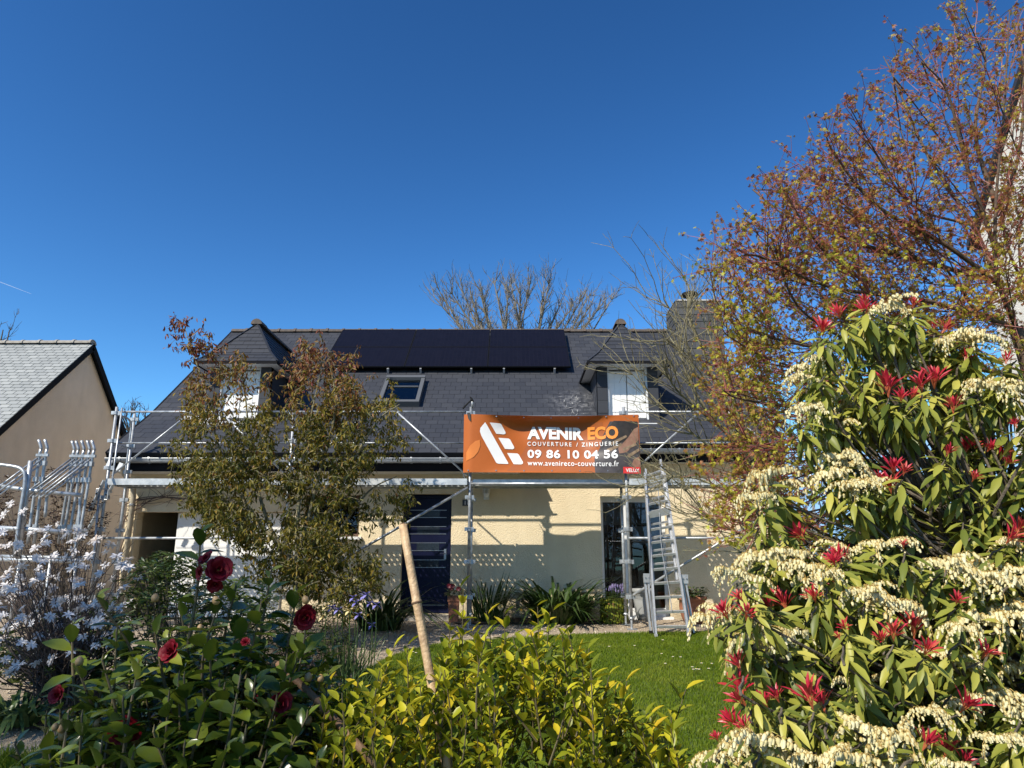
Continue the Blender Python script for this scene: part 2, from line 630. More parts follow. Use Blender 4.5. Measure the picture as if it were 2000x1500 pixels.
# grass blades (nobody could count them)
def blades(n, xr, yr, ok, h0, h1, w, name, mat, dz=0.026):
    x = rng.uniform(*xr, size=n)
    y = rng.uniform(*yr, size=n)
    k = np.array([ok(a, b) for a, b in zip(x, y)])
    x, y = x[k], y[k]
    z = np.interp(y, GY, GZ) + dz
    n = len(x)
    h = rng.uniform(h0, h1, n)
    an = rng.uniform(0, 6.283, n)
    ln = rng.uniform(0.1, 0.8, n) * h
    la = rng.uniform(0, 6.283, n)
    dx, dy = np.cos(an) * w, np.sin(an) * w
    tx, ty = np.cos(la) * ln, np.sin(la) * ln
    V = np.empty((n, 5, 3))
    V[:, 0] = np.stack([x - dx, y - dy, z], 1)
    V[:, 1] = np.stack([x + dx, y + dy, z], 1)
    V[:, 2] = np.stack([x + dx * .7 + tx * .35, y + dy * .7 + ty * .35, z + h * .6], 1)
    V[:, 3] = np.stack([x - dx * .7 + tx * .35, y - dy * .7 + ty * .35, z + h * .6], 1)
    V[:, 4] = np.stack([x + tx, y + ty, z + h], 1)
    b = (np.arange(n) * 5)[:, None]
    Q = b + np.array([[0, 1, 2, 3]])
    T3 = b + np.array([[3, 2, 4]])
    pat = 0.42 + 0.20 * np.sin(x * 2.1 + 1.3 * np.sin(y * 1.7)) * np.cos(y * 1.9) + 0.16 * np.sin(x * 5.3 + 2 * np.sin(y * 3.1)) * np.sin(y * 4.7 + x) + 0.10 * np.sin(x * 13 + y * 3) * np.sin(y * 11 - x * 2)
    t = np.clip(pat * 0.75 + rng.uniform(-.05, 0.42, n), 0, 1)
    h = h * (0.75 + 0.6 * pat)
    me = fast_mesh(name, V.reshape(-1, 3), [Q, T3], np.repeat(t, 5))
    return tag(place(name, me, mat), kind='stuff')
M_GRASS = tinted('grass_blade', [(0, (0.066, 0.120, 0.008)), (0.5, (0.135, 0.200, 0.012)), (1, (0.25, 0.28, 0.034))], 0.55, 0.40, 0.15)
tag(blades(300000, (-2.2, 6.9), (4.0, LAWN_TOP), lambda a, b: a > lawn_left(b) and a < 0.75 * b + 0.6 and a > -0.36 * b, 0.018, 0.040, 0.0036, 'grass', M_GRASS),
    'short green lawn grass in front of the gravel path', 'grass')
tag(blades(16000, (-4.8, -1.6), (4.3, 5.7), lambda a, b: True, 0.05, 0.12, 0.004, 'grass', M_GRASS, 0.012),
    'longer dark grass at the bottom left beside the camellia', 'grass')

# loose gravel stones
def pebbles():
    n = 16000
    x = rng.uniform(-5.2, 4.2, n)
    y = rng.uniform(3.8, 12.7, n)
    k = np.array([(b > LAWN_TOP or a < lawn_left(b)) for a, b in zip(x, y)])
    x, y = x[k], y[k]
    n = len(x)
    z = np.interp(y, GY, GZ) + 0.014
    tv = np.array([(1, 0, 0), (-1, 0, 0), (0, 1, 0), (0, -1, 0), (0, 0, .7), (0, 0, -.5)], float)
    tf = np.array([(0, 2, 4), (2, 1, 4), (1, 3, 4), (3, 0, 4), (2, 0, 5), (1, 2, 5), (3, 1, 5), (0, 3, 5)])
    s = rng.uniform(0.006, 0.017, n)
    an = rng.uniform(0, 6.28, n)
    c, si = np.cos(an), np.sin(an)
    V = np.empty((n, 6, 3))
    asp = rng.uniform(.6, 1.0, n)
    for i, (a, b, d) in enumerate(tv):
        V[:, i, 0] = x + s * (a * c - b * asp * si)
        V[:, i, 1] = y + s * (a * si + b * asp * c)
        V[:, i, 2] = z + s * d
    F = (tf[None] + (np.arange(n) * 6)[:, None, None]).reshape(-1, 3)
    me = fast_mesh('gravel_stones', V.reshape(-1, 3), [F], np.repeat(rng.uniform(0, 1, n), 6))
    m = tinted('pebble', [(0, (0.30, 0.225, 0.155)), (0.5, (0.50, 0.41, 0.30)), (1, (0.64, 0.57, 0.47))], 0.8, 0, 0.3)
    tag(place('gravel_stones', me, m), 'loose tan gravel stones on the path by the house', 'gravel', kind='stuff')
pebbles()

# daisies in the lawn
def daisies():
    spots = [(1293, 1290), (1315, 1296), (1330, 1297), (1353, 1317), (1361, 1321), (1366, 1322), (1371, 1309), (1385, 1320), (1355, 1322), (1391, 1310), (1240, 1273),
             (806, 1286), (812, 1288), (800, 1295), (757, 1302), (800, 1300), (790, 1283), (1295, 1262), (1424, 1340), (1300, 1310), (1190, 1275)]
    mb = MB()
    for k in range(8):
        a = k * math.pi / 4
        mb.bar((0, 0, 0.045), (math.cos(a) * .014, math.sin(a) * .014, 0.048), 0.006, 0.002)
    mp = mb.mesh('petals')
    mp.materials.append(pbr('daisy_white', (0.8, 0.8, 0.78), 0.6))
    mc = MB().lathe((0, 0, 0.046), [(0.005, 0), (0.005, 0.004), (0.002, 0.006)], 8).mesh('eye')
    mc.materials.append(pbr('daisy_yellow', (0.7, 0.45, 0.03), 0.6))
    ms = MB().tube([(0, 0, 0), (0, 0, 0.046)], 0.0015, 4).mesh('stalk')
    ms.materials.append(M_STEM)
    for p in spots:
        g = ground_hit(*p)
        t = thing('daisy', 'tiny white daisy in the lawn grass', 'daisy', (g.x, g.y, g.z + 0.03), 'daisies scattered in the lawn')
        for nm, me in (('stalk', ms), ('petals', mp), ('eye', mc)):
            o = bpy.data.objects.new(nm, me)
            COL.objects.link(o)
            o.parent = t
daisies()

# ------------------------------------------------------------------ the house
XL, XR = -7.0, 4.85
WY = 12.85                      # front wall plane
RP = [(12.22, 2.77), (12.68, 3.13), (13.56, 3.72), (17.0, 6.51)]     # roof profile (y, z), eave to ridge
XSTEP = 0.15                    # right of this the eave ends higher up the slope
def roof_z(y):
    return float(np.interp(y, [p[0] for p in RP], [p[1] for p in RP]))
SEG = [math.dist(RP[i], RP[i + 1]) for i in range(len(RP) - 1)]
SCUM = [0] + list(np.cumsum(SEG))
def roof_at(x, s, h):
    """point at slope distance s from the eave, h above the surface"""
    y = float(np.interp(s, SCUM, [p[0] for p in RP]))
    z = float(np.interp(s, SCUM, [p[1] for p in RP]))
    k = min(max(int(np.searchsorted(SCUM, s, 'right')) - 1, 0), len(SEG) - 1)
    dy, dz = RP[k + 1][0] - RP[k][0], RP[k + 1][1] - RP[k][1]
    n = Vector((0, -dz, dy)).normalized()
    return Vector((x, y, z)) + n * h
SMAX = SCUM[-1]
S_RIGHT = math.dist(RP[0], (12.5, roof_z(12.5)))
house = thing('house', 'cream rendered house with dark slate roof, dormers and solar panels', 'house', (-1.0, WY, -0.03))

def wall_face(mb, x0, x1, z0, z1, y, openings, depth):
    xs = sorted({x0, x1, *[a for o in openings for a in o[:2]]})
    zs = sorted({z0, z1, *[a for o in openings for a in o[2:4]]})
    for i in range(len(xs) - 1):
        for j in range(len(zs) - 1):
            cx, cz = (xs[i] + xs[i + 1]) / 2, (zs[j] + zs[j + 1]) / 2
            if any(o[0] < cx < o[1] and o[2] < cz < o[3] for o in openings):
                continue
            mb.add([(xs[i], y, zs[j]), (xs[i + 1], y, zs[j]), (xs[i + 1], y, zs[j + 1]), (xs[i], y, zs[j + 1])], [(0, 1, 2, 3)])
    for a, b, c, d in [o[:4] for o in openings]:
        y2 = y + depth
        mb.add([(a, y, c), (a, y2, c), (a, y2, d), (a, y, d)], [(0, 1, 2, 3)])
        mb.add([(b, y, c), (b, y2, c), (b, y2, d), (b, y, d)], [(3, 2, 1, 0)])
        mb.add([(a, y, d), (b, y, d), (b, y2, d), (a, y2, d)], [(0, 1, 2, 3)])
        mb.add([(a, y, c), (b, y, c), (b, y2, c), (a, y2, c)], [(3, 2, 1, 0)])

DOOR = (-1.95, -1.08, 0.06, 2.12)
PATIO = (1.58, 2.74, 0.02, 2.08)
GAR = (-6.68, -4.05, -0.03, 1.80)
WIN = (-3.72, -2.72, 1.37, 2.10)
w = MB()
wall_face(w, XL + 0.12, XR - 0.12, -0.4, 3.05, WY, [DOOR, PATIO, GAR, WIN], 0.22)
w.build('wall', M_WALL, house)
g = MB()
for x in (XL + 0.12, XR - 0.12):      # gable walls
    g.add([(x, WY, -0.4), (x, 21.1, -0.4), (x, 21.1, 3.05), (x, 17.0, 6.3), (x, WY, 2.95)], [(0, 1, 2, 3, 4)])
g.add([(XL + .12, 21.1, -.4), (XR - .12, 21.1, -.4), (XR - .12, 21.1, 3.05), (XL + .12, 21.1, 3.05)], [(0, 1, 2, 3)])
g.build('gable_wall', M_WALL, house)
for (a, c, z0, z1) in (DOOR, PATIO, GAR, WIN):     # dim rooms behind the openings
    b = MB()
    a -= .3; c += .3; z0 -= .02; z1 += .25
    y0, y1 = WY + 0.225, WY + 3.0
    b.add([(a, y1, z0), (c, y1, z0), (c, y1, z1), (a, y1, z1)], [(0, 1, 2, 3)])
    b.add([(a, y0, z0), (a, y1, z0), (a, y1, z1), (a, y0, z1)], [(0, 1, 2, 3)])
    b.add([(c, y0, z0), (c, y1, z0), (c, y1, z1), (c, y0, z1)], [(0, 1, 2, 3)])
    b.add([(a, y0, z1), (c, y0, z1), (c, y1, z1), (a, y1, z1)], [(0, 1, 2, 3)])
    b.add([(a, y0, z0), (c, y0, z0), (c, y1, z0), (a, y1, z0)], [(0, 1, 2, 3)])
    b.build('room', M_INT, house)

# roof deck (two eave lengths) and the slates on it
rd = MB()
def deck_piece(x0, x1, s0):
    ss = [s0] + [s for s in SCUM if s > s0 + 1e-3]
    top = [(roof_at(0, s, -0.004)) for s in ss]
    bot = [(roof_at(0, s, -0.13)) for s in ss]
    n = len(ss)
    V = [(x, p.y, p.z) for x in (x0, x1) for p in top + bot]
    F = []
    for i in range(n - 1):
        F += [(i, 2 * n + i, 2 * n + i + 1, i + 1), (n + i, n + i + 1, 3 * n + i + 1, 3 * n + i),
              (i, i + 1, n + i + 1, n + i), (2 * n + i, 3 * n + i, 3 * n + i + 1, 2 * n + i + 1)]
    F.append((0, n, 3 * n, 2 * n))
    rd.add(V, F)
deck_piece(XL, XSTEP, 0.0)
deck_piece(XSTEP + .002, XR, S_RIGHT)
rd.add([(XL, 17.0, 6.50), (XR, 17.0, 6.50), (XR, 21.6, 2.8), (XL, 21.6, 2.8)], [(0, 1, 2, 3)])
roof = rd.build('roof', M_DECK, house)

def clip_poly(poly, clip):
    """Sutherland-Hodgman, clip is convex and counter-clockwise"""
    out = poly
    for i in range(len(clip)):
        a, b = clip[i], clip[(i + 1) % len(clip)]
        inp, out = out, []
        if not inp:
            return []
        def side(p):
            return (b[0] - a[0]) * (p[1] - a[1]) - (b[1] - a[1]) * (p[0] - a[0])
        for j in range(len(inp)):
            p, q = inp[j], inp[(j + 1) % len(inp)]
            sp, sq = side(p), side(q)
            if sp >= 0:
                out.append(p)
            if (sp >= 0) != (sq >= 0):
                t = sp / (sp - sq)
                out.append((p[0] + (q[0] - p[0]) * t, p[1] + (q[1] - p[1]) * t))
    return out

def slate_field(clip, W, Ex, fn, parent, mat, nparts, near, name='slate', stuff='slates', thick=0.011, gap=0.004, skip=None):
    """courses of slates over a convex (u, v) patch; fn(u, v, h) gives the world point"""
    us = [p[0] for p in clip]
    vs = [p[1] for p in clip]
    rec = []
    rows = int(math.ceil((max(vs) - min(vs)) / Ex)) + 1
    for r in range(rows):
        v0 = min(vs) + r * Ex
        off = (r % 2) * W / 2
        cols = int((max(us) - min(us)) / W) + 2
        for c in range(-1, cols):
            u0 = min(us) + c * W + off
            q = clip_poly([(u0 + gap / 2, v0), (u0 + W - gap / 2, v0), (u0 + W - gap / 2, v0 + Ex * 1.06), (u0 + gap / 2, v0 + Ex * 1.06)], clip)
            if len(q) < 3:
                continue
            ar = 0.5 * abs(sum(q[i][0] * q[(i + 1) % len(q)][1] - q[(i + 1) % len(q)][0] * q[i][1] for i in range(len(q))))
            if ar < 0.0012 or (skip and skip(u0 + W / 2, v0 + Ex / 2)):
                continue
            j = random.uniform(-0.0013, 0.0013)
            j2 = random.uniform(-0.0015, 0.0015)
            def hh(p):
                return thick * (1.35 - 1.2 * (p[1] - v0) / Ex) + j + j2 * (p[0] - u0 - W / 2) / W + 0.006
            top = [fn(p[0], p[1], hh(p)) for p in q]
            bot = [fn(p[0], p[1], -0.002) for p in q]
            n = len(q)
            F = [tuple(range(n))] + [(i, n + i, n + (i + 1) % n, (i + 1) % n) for i in range(n)]
            ctr = sum(top, Vector()) / n
            rec.append((near(ctr), top + bot, F, random.random()))
    rec.sort(key=lambda r: -r[0])
    for sc, V, F, t in rec[:nparts]:
        mb = MB()
        mb.cur = t * 0.65
        mb.add(V, F)
        mb.build(name, mat, parent)
    if len(rec) > nparts:
        mb = MB()
        for sc, V, F, t in rec[nparts:]:
            mb.cur = t
            mb.add(V, F)
        tag(mb.build(stuff, mat, parent), kind='stuff')

def vis_score(c):
    """nearer slates first, those behind the tree, the banner and the panels last"""
    d = c - Vector((0, 0, EYE))
    dep = d.y * _c + d.z * _s
    px = 1000 + FPX * d.x / dep
    py = 750 - FPX * (d.z * _c - d.y * _s) / dep
    s = -d.length
    if (340 < px < 790 and py > 690) or (905 < px < 1250 and py > 806) or (660 < px < 1115 and py < 722) or px > 1420:
        s -= 20
    return s
L_CLIP = [(XL - .03, -0.04), (XSTEP, -0.04), (XSTEP, SMAX), (XL - .03, SMAX)]
slate_field([(XL - .03, -0.04), (XR + .03, -0.04), (XR + .03, SMAX - .02), (XL - .03, SMAX - .02)], 0.225, 0.195, roof_at, roof, M_SLATE, 300, vis_score, thick=.003, gap=.006,
            skip=lambda u, v: (u > XSTEP - .1 and v < S_RIGHT - .06))

# ridge tiles
nt = 27
tw = (XR - XL - 1.0) / nt
rt = MB()
V, F = [], []
for k, (x, rr) in enumerate([(0, .115), (tw * .86, .115), (tw * .86, .135), (tw * 1.0, .135)]):
    for i in range(9):
        a = math.pi * i / 8
        V.append((x, -math.cos(a) * rr, math.sin(a) * rr * .8))
for k in range(3):
    for i in range(8):
        F.append((k * 9 + i, k * 9 + i + 1, (k + 1) * 9 + i + 1, (k + 1) * 9 + i))
F += [tuple(range(8, -1, -1)), tuple(range(27, 36))]
rt.add(V, F)
rtm = rt.mesh('ridge_tile')
rtm.materials.append(M_RIDGE)
for i in range(nt):
    place('ridge_tile', rtm, None, roof, Matrix.Translation((XL + i * tw, 17.0, 6.475 + random.uniform(-.004, .004))) @ Matrix.Rotation(random.uniform(-.01, .01), 4, 'Z'))
rtm_n = rtm.copy()
rtm_n.materials.clear()
rtm_n.materials.append(pbr('pale_ridge_tile', (0.36, 0.34, 0.30), 0.85, (0.24, 0.22, 0.19), 8, bump=.3, obj_var=.1))
# verge trim, left edge: thin pale line set back from the edge
vt = MB()
for i in range(3):
    a, c2 = roof_at(XL, SCUM[i], -.06), roof_at(XL, SCUM[i + 1], -.06)
    vt.bar(a + Vector((-.02, 0, 0)), c2 + Vector((-.02, 0, 0)), 0.03, 0.15)
vt.build('verge_board', M_DARKTRIM, roof)

# fascia, soffit, gutters with brackets
def gutter(x0, x1, y, z):
    gm = MB()
    n = 9
    V = []
    for x in (x0, x1):
        for rr in (0.075, 0.068):
            for i in range(n):
                a = math.pi * i / (n - 1)
                V.append((x, y - math.cos(a) * rr, z - math.sin(a) * rr))
    F = []
    for i in range(n - 1):
        F += [(i, i + 1, 2 * n + i + 1, 2 * n + i), (n + i, 3 * n + i, 3 * n + i + 1, n + i + 1)]
        F += [(i, n + i, n + i + 1, i + 1), (2 * n + i, 2 * n + i + 1, 3 * n + i + 1, 3 * n + i)]
    gm.add(V, F)
    gm.tube([(x0, y - .075, z), (x1, y - .075, z)], 0.011, 6)
    gu = gm.build('gutter', M_ZINC, house)
    x = x0 + .25
    while x < x1:
        br = MB()
        pts = [(x, y - math.cos(a) * .082, z - math.sin(a) * .082) for a in [math.pi * i / 8 for i in range(9)]]
        for p, q in zip(pts[:-1], pts[1:]):
            br.bar(p, q, 0.03, 0.005, (0, 0.3, 1))
        br.bar((x, y - .082, z), (x, y - .075, z + .02), .03, .008)
        br.build('bracket', M_ZINC, gu)
        x += 0.5
gutter(XL + .02, XSTEP - .02, 12.20, 2.665)
gutter(XSTEP + .04, XR - .05, 12.46, 2.86)
fa = MB()
fa.box(XL, XSTEP, 12.285, 12.315, 2.46, 2.655)
fa.box(XSTEP + .003, XR, 12.545, 12.575, 2.65, 2.87)
fa.build('fascia', M_DARKTRIM, house)
so = MB()
so.box(XL, XSTEP, 12.316, WY - .001, 2.47, 2.495)
so.box(XSTEP + .003, XR, 12.576, WY - .001, 2.66, 2.685)
so.build('soffit', M_WHITE2, house)

# downpipe on the left corner
dp = MB()
dp.tube(smooth_path([(XL + .28, 12.2, 2.60), (XL + .27, 12.35, 2.42), (XL + .26, 12.68, 2.25), (XL + .26, 12.76, 2.05)], 4) + [Vector((XL + .26, 12.76, -0.1))], 0.045, 10)
d_ = dp.build('downpipe', M_PIPE, house, True)
for z in (1.9, 0.9, 0.2):
    MB().lathe((XL + .26, 12.76, z), [(0.051, 0), (0.053, .01), (0.053, .03), (0.051, .04)], 12).build('pipe_clip', M_ZINC, d_)

# dormers
def dormer(cx, label, sill_z):
    yF, yE = 13.30, 12.98
    ez = 4.62
    hf, he, ho = 0.585, 0.79, 0.385
    yP, zP = 13.92, 5.68
    dm = MB().box(cx - hf + .01, cx + hf - .01, yF + .16, yF + .18, roof_z(yF) - .05, ez).build('dormer', M_DARKTRIM, house)
    for sx in (-1, 1):      # cheeks: side walls down to the roof slope
        x = cx + sx * hf
        ck = MB()
        ck.add([(x, yF, roof_z(yF) - .05), (x, yF, ez), (x, 14.75, ez), (x, 14.75, roof_z(14.75) - .1)], [(0, 1, 2, 3)])
        ck.build('cheek', M_SLATE, dm)
    dm['label'] = label
    for sx in (-1, 1):     # slate pilasters beside the window, one slate above another
        z = sill_z - .04
        k = 0
        while z < ez - .05:
            h = min(.25, ez - .01 - z)
            mb = MB()
            mb.cur = random.random() * .7
            xa, xb = sorted((cx + sx * ho, cx + sx * hf))
            mb.box(xa, xb, yF - .012 - .006 * (k % 2), yF + .10, z + .006, z + h)
            mb.build('slate', M_SLATE, dm)
            z += .25
            k += 1
    # window recess with white shutters
    sh = MB()
    for i in range(2):
        x0 = cx - ho + .03 + i * (ho - .025)
        x1 = x0 + ho - .04
        sh2 = MB()
        sh2.box(x0, x1, yF + .09, yF + .125, sill_z + .05, ez - .09)
        s_ = sh2.build('shutter', M_WHITE, dm)
        for j in range(3):
            xx = x0 + (j + .5) * (x1 - x0) / 3
            MB().box(xx - .052, xx + .052, yF + .083, yF + .091, sill_z + .07, ez - .12).build('board', M_WHITE, s_)
        for zz in (sill_z + .25, ez - .32):
            MB().box(x0 + .01, x1 - .01, yF + .076, yF + .084, zz, zz + .05).build('strap', M_WHITE2, s_)
    fr = MB()
    fr.box(cx - ho, cx - ho + .028, yF + .01, yF + .14, sill_z, ez - .06)
    fr.box(cx + ho - .028, cx + ho, yF + .01, yF + .14, sill_z, ez - .06)
    fr.box(cx - ho, cx + ho, yF + .01, yF + .14, ez - .06, ez - .005)
    fr.build('window_frame', M_WHITE2, dm)
    MB().box(cx - ho - .12, cx + ho + .12, yF - .16, yF + .14, sill_z - .05, sill_z - .005).build('sill', M_WHITE2, dm)
    # soffit boards under the overhang
    sf = MB()
    sf.box(cx - he + .02, cx + he - .02, yE + .02, yF - .004, ez - .03, ez - .012)
    for sx in (-1, 1):
        xa, xb = sorted((cx + sx * (hf + .004), cx + sx * (he - .02)))
        sf.box(xa, xb, yF, 14.62, ez - .03, ez - .012)
    sf.build('soffit', M_WHITE2, dm)
    # bell-cast hipped roof: eave ring, knee ring, ridge
    kz, kt = ez + .245, .30
    A = [Vector((cx - he, yE, ez)), Vector((cx + he, yE, ez))]
    kx = he * (1 - kt)
    ky = yE + (yP - yE) * kt
    B = [Vector((cx - kx, ky, kz)), Vector((cx + kx, ky, kz))]
    Pk = Vector((cx, yP, zP))
    yb = [14.78, 15.1, 16.0]
    rm = MB()
    rm.add([A[0], A[1], B[1], B[0], Pk,
            (cx - he, yb[0], ez), (cx + he, yb[0], ez), (cx - kx, yb[1], kz), (cx + kx, yb[1], kz), (cx, yb[2], zP)],
           [(0, 1, 2, 3), (3, 2, 4), (1, 6, 8, 2), (2, 8, 9, 4), (5, 0, 3, 7), (7, 3, 4, 9)])
    # eave edge
    for p, q in ((A[0], A[1]), (A[1], Vector((cx + he, yb[0], ez))), (A[0], Vector((cx - he, yb[0], ez)))):
        rm.bar(p + Vector((0, 0, -.02)), q + Vector((0, 0, -.02)), .025, .045)
    dr = rm.build('dormer_roof', M_DARKTRIM, dm)
    def patch(quad):
        o = quad[0]
        e1 = (quad[1] - quad[0]).normalized()
        nrm = (quad[1] - quad[0]).cross(quad[2] - quad[0]).normalized()
        e2 = nrm.cross(e1)
        uv = [((p - o).dot(e1), (p - o).dot(e2)) for p in quad]
        fn = lambda u, v, h: o + e1 * u + e2 * v + nrm * h
        return uv, fn
    back = [Vector((cx + he, yb[0], ez)), Vector((cx + kx, yb[1], kz)), Vector((cx, yb[2], zP)),
            Vector((cx - he, yb[0], ez)), Vector((cx - kx, yb[1], kz))]
    for quad in ([A[0], A[1], B[1], B[0]], [B[0], B[1], Pk],
                 [A[1], back[0], back[1], B[1]], [B[1], back[1], back[2], Pk],
                 [back[3], A[0], B[0], back[4]], [back[4], B[0], Pk, back[2]]):
        uv, fn = patch(quad)
        slate_field(uv, .24, .135, fn, dr, M_SLATE, 60, lambda c: -c.y, thick=.008)
    # hip strips and ridge
    for p, q in ((A[0], B[0]), (B[0], Pk), (A[1], B[1]), (B[1], Pk)):
        MB().bar(p + Vector((0, -.008, .018)), q + Vector((0, -.008, .018)), .045, .014).build('hip_strip', M_ZINC if False else M_SLATE, dr)
    rg = MB()
    V, F = [], []
    for y, rr in ((yP - .07, .115), (yP + .30, .115), (yP + .30, .10), (16.1, .10)):
        for i in range(9):
            a = math.pi * i / 8
            V.append((cx - math.cos(a) * rr, y, zP - .02 + math.sin(a) * rr))
    for k in range(3):
        for i in range(8):
            F.append((k * 9 + i, (k + 1) * 9 + i, (k + 1) * 9 + i + 1, k * 9 + i + 1))
    F += [tuple(range(9))]
    rg.add(V, F)
    rg.build('ridge_cap', M_RIDGE, dr)
dormer(-5.24, 'left dormer behind the tree with white shutters', 3.50)
dormer(2.225, 'right dormer with white shutters beside the chimney', 3.47)

# chimney
CX0, CX1, CY0, CY1, CZ = 3.84, 4.90, 15.75, 16.75, 6.86
ch = MB()
ch.box(CX0, CX1, CY0, CY1, 5.1, CZ)
chim = ch.build('chimney', M_DECK, roof)
chim['label'] = 'slate clad chimney with mortar cap'
slate_field([(CX0, 5.2), (CX1, 5.2), (CX1, CZ), (CX0, CZ)], .27, .165, lambda u, v, h: Vector((u, CY0 - h, v)), chim, M_SLATE_C, 80, lambda c: c.z, thick=.009)
slate_field([(-CY1, 5.2), (-CY0, 5.2), (-CY0, CZ), (-CY1, CZ)], .27, .165, lambda u, v, h: Vector((CX0 - h, -u, v)), chim, M_SLATE_C, 60, lambda c: c.z, thick=.009)
slate_field([(CY0, 5.2), (CY1, 5.2), (CY1, CZ), (CY0, CZ)], .27, .165, lambda u, v, h: Vector((CX1 + h, u, v)), chim, M_SLATE_C, 60, lambda c: c.z, thick=.009)
cp = MB()
cp.lathe(((CX0 + CX1) / 2, (CY0 + CY1) / 2, CZ), [(.72, 0), (.66, .05), (.30, .12), (.16, .17)], 4)
# rotate the 4-sided cap by 45 degrees so that it follows the stack
cp.v = [((x - 4.37) * math.cos(R(45)) - (y - 16.25) * math.sin(R(45)) + 4.37, (x - 4.37) * math.sin(R(45)) + (y - 16.25) * math.cos(R(45)) + 16.25, z) for x, y, z in cp.v]
cp.build('mortar_cap', pbr('mortar', (0.42, 0.40, 0.37), 0.9, (0.26, 0.25, 0.23), 7, bump=.5), chim)
cw = MB()
cx, cy = 4.30, 16.2
cw.lathe((cx, cy, CZ + .10), [(.10, 0), (.10, .10)], 12)
for k in range(4):
    a = k * math.pi / 2 + .6
    cw.tube([(cx + .09 * math.cos(a), cy + .09 * math.sin(a), CZ + .18), (cx + .12 * math.cos(a), cy + .12 * math.sin(a), CZ + .30)], .012, 6)
cw.lathe((cx, cy, CZ + .29), [(.20, 0), (.21, .02), (.19, .06), (.10, .095), (.02, .10)], 16)
cw.build('cowl', M_BLACK, chim)

# skylight
def slope_frame(x, s):
    o = roof_at(x, s, 0)
    v = (roof_at(x, s + .1, 0) - o).normalized()
    nrm = Vector((0, -v.z, v.y))
    return Matrix(((1, v.x, nrm.x, o.x), (0, v.y, nrm.y, o.y), (0, v.z, nrm.z, o.z), (0, 0, 0, 1)))
def s_of_y(y):
    return float(np.interp(y, [p[0] for p in RP], SCUM))
sk_s0, sk_s1 = s_of_y(13.78), s_of_y(14.72)
M = slope_frame(-2.66, sk_s0)
L = sk_s1 - sk_s0
skf = MB()
Wd = .82
M_SKY = pbr('skylight_frame', (0.13, 0.135, 0.14), 0.45, metal=.3)
skf.box(0, Wd, 0, .09, .0, .13, M)
skf.box(0, Wd, L - .10, L, .0, .145, M)
skf.box(0, .075, .09, L - .10, .0, .128, M)
skf.box(Wd - .075, Wd, .09, L - .10, .0, .128, M)
sky_o = skf.build('skylight', M_SKY, roof)
MB().box(.075, Wd - .075, .09, L - .10, .07, .08, M).build('pane', M_GLASS, sky_o)
MB().box(.075, Wd - .075, .09, L - .10, .016, .026, M).build('blind', pbr('green_blind', (0.03, 0.05, 0.04), .6), sky_o)
MB().box(.10, Wd - .10, L * .62, L * .62 + .03, .081, .1, M).build('bar', M_SKY, sky_o)

# white scrapes on the slates left of the right dormer are wear of the roof itself: chalky smears, thin irregular film
def smear():
    mb = MB()
    for k in range(45):
        x = 1.15 + abs(random.gauss(0, .22)) * -1 + random.uniform(0, .38)
        s = s_of_y(13.2) + random.uniform(-.05, 1.15)
        l_, w_ = random.uniform(.015, .09), random.uniform(.003, .010)
        a = random.uniform(-.5, .5) + (math.pi / 2 if random.random() < .65 else 0)
        ca, sa = math.cos(a), math.sin(a)
        pts = [(-l_, -w_ * .3), (0, -w_), (l_, -w_ * .2), (l_ * .8, w_ * .4), (0, w_ * .7)]
        if x > 1.5:
            continue
        mb.add([roof_at(x + p[0] * ca - p[1] * sa, s + p[0] * sa + p[1] * ca, .026) for p in pts], [(0, 1, 2, 3, 4)])
    tag(mb.build('chalk_scrapes', pbr('chalk', (0.30, 0.30, 0.30), .9), roof), kind='stuff')
smear()

# front door
dr = MB()
a, b_, z0, z1 = DOOR
yD = WY + .15
dr.box(a, a + .06, yD - .02, yD + .06, z0, z1)
dr.box(b_ - .06, b_, yD - .02, yD + .06, z0, z1)
dr.box(a + .06, b_ - .06, yD - .02, yD + .06, z1 - .07, z1)
door = dr.build('front_door', M_NAVY, house)
door['label'] = 'navy front door with horizontal steel strips'
dl = MB()
dl.box(a + .062, b_ - .062, yD, yD + .05, z0 + .01, z1 - .072)
dl.build('door_leaf', M_NAVY, door)
zz = [1.84, 1.71, 1.55, 1.42, 1.265, 1.13, .97, .84, .20]
for z in zz:
    MB().box(a + .10, b_ - .10, yD - .008, yD + .004, z - .005, z + .005).build('steel_strip', M_CHROME, door)
for z_lo, z_hi in ((1.715, 1.835), (1.425, 1.545), (1.135, 1.26), (.845, .965)):
    p = MB()
    p.box(a + .25, b_ - .22, yD - .004, yD + .006, z_lo, z_hi)
    p.build('pane', pbr('frosted_pane', (0.022, 0.030, 0.040), .15, (0.012, 0.016, 0.024), 30, spec=.3), door)
hd = MB()
hd.tube([(b_ - .11, yD - .002, 1.08), (b_ - .11, yD - .05, 1.08), (b_ - .20, yD - .055, 1.08)], .009, 8)
hd.box(b_ - .13, b_ - .09, yD - .012, yD + .002, .98, 1.16)
hd.build('handle', M_CHROME, door)
MB().box(a - .05, b_ + .05, WY - .30, WY + .14, -.06, .055).build('threshold', M_STONE, house)

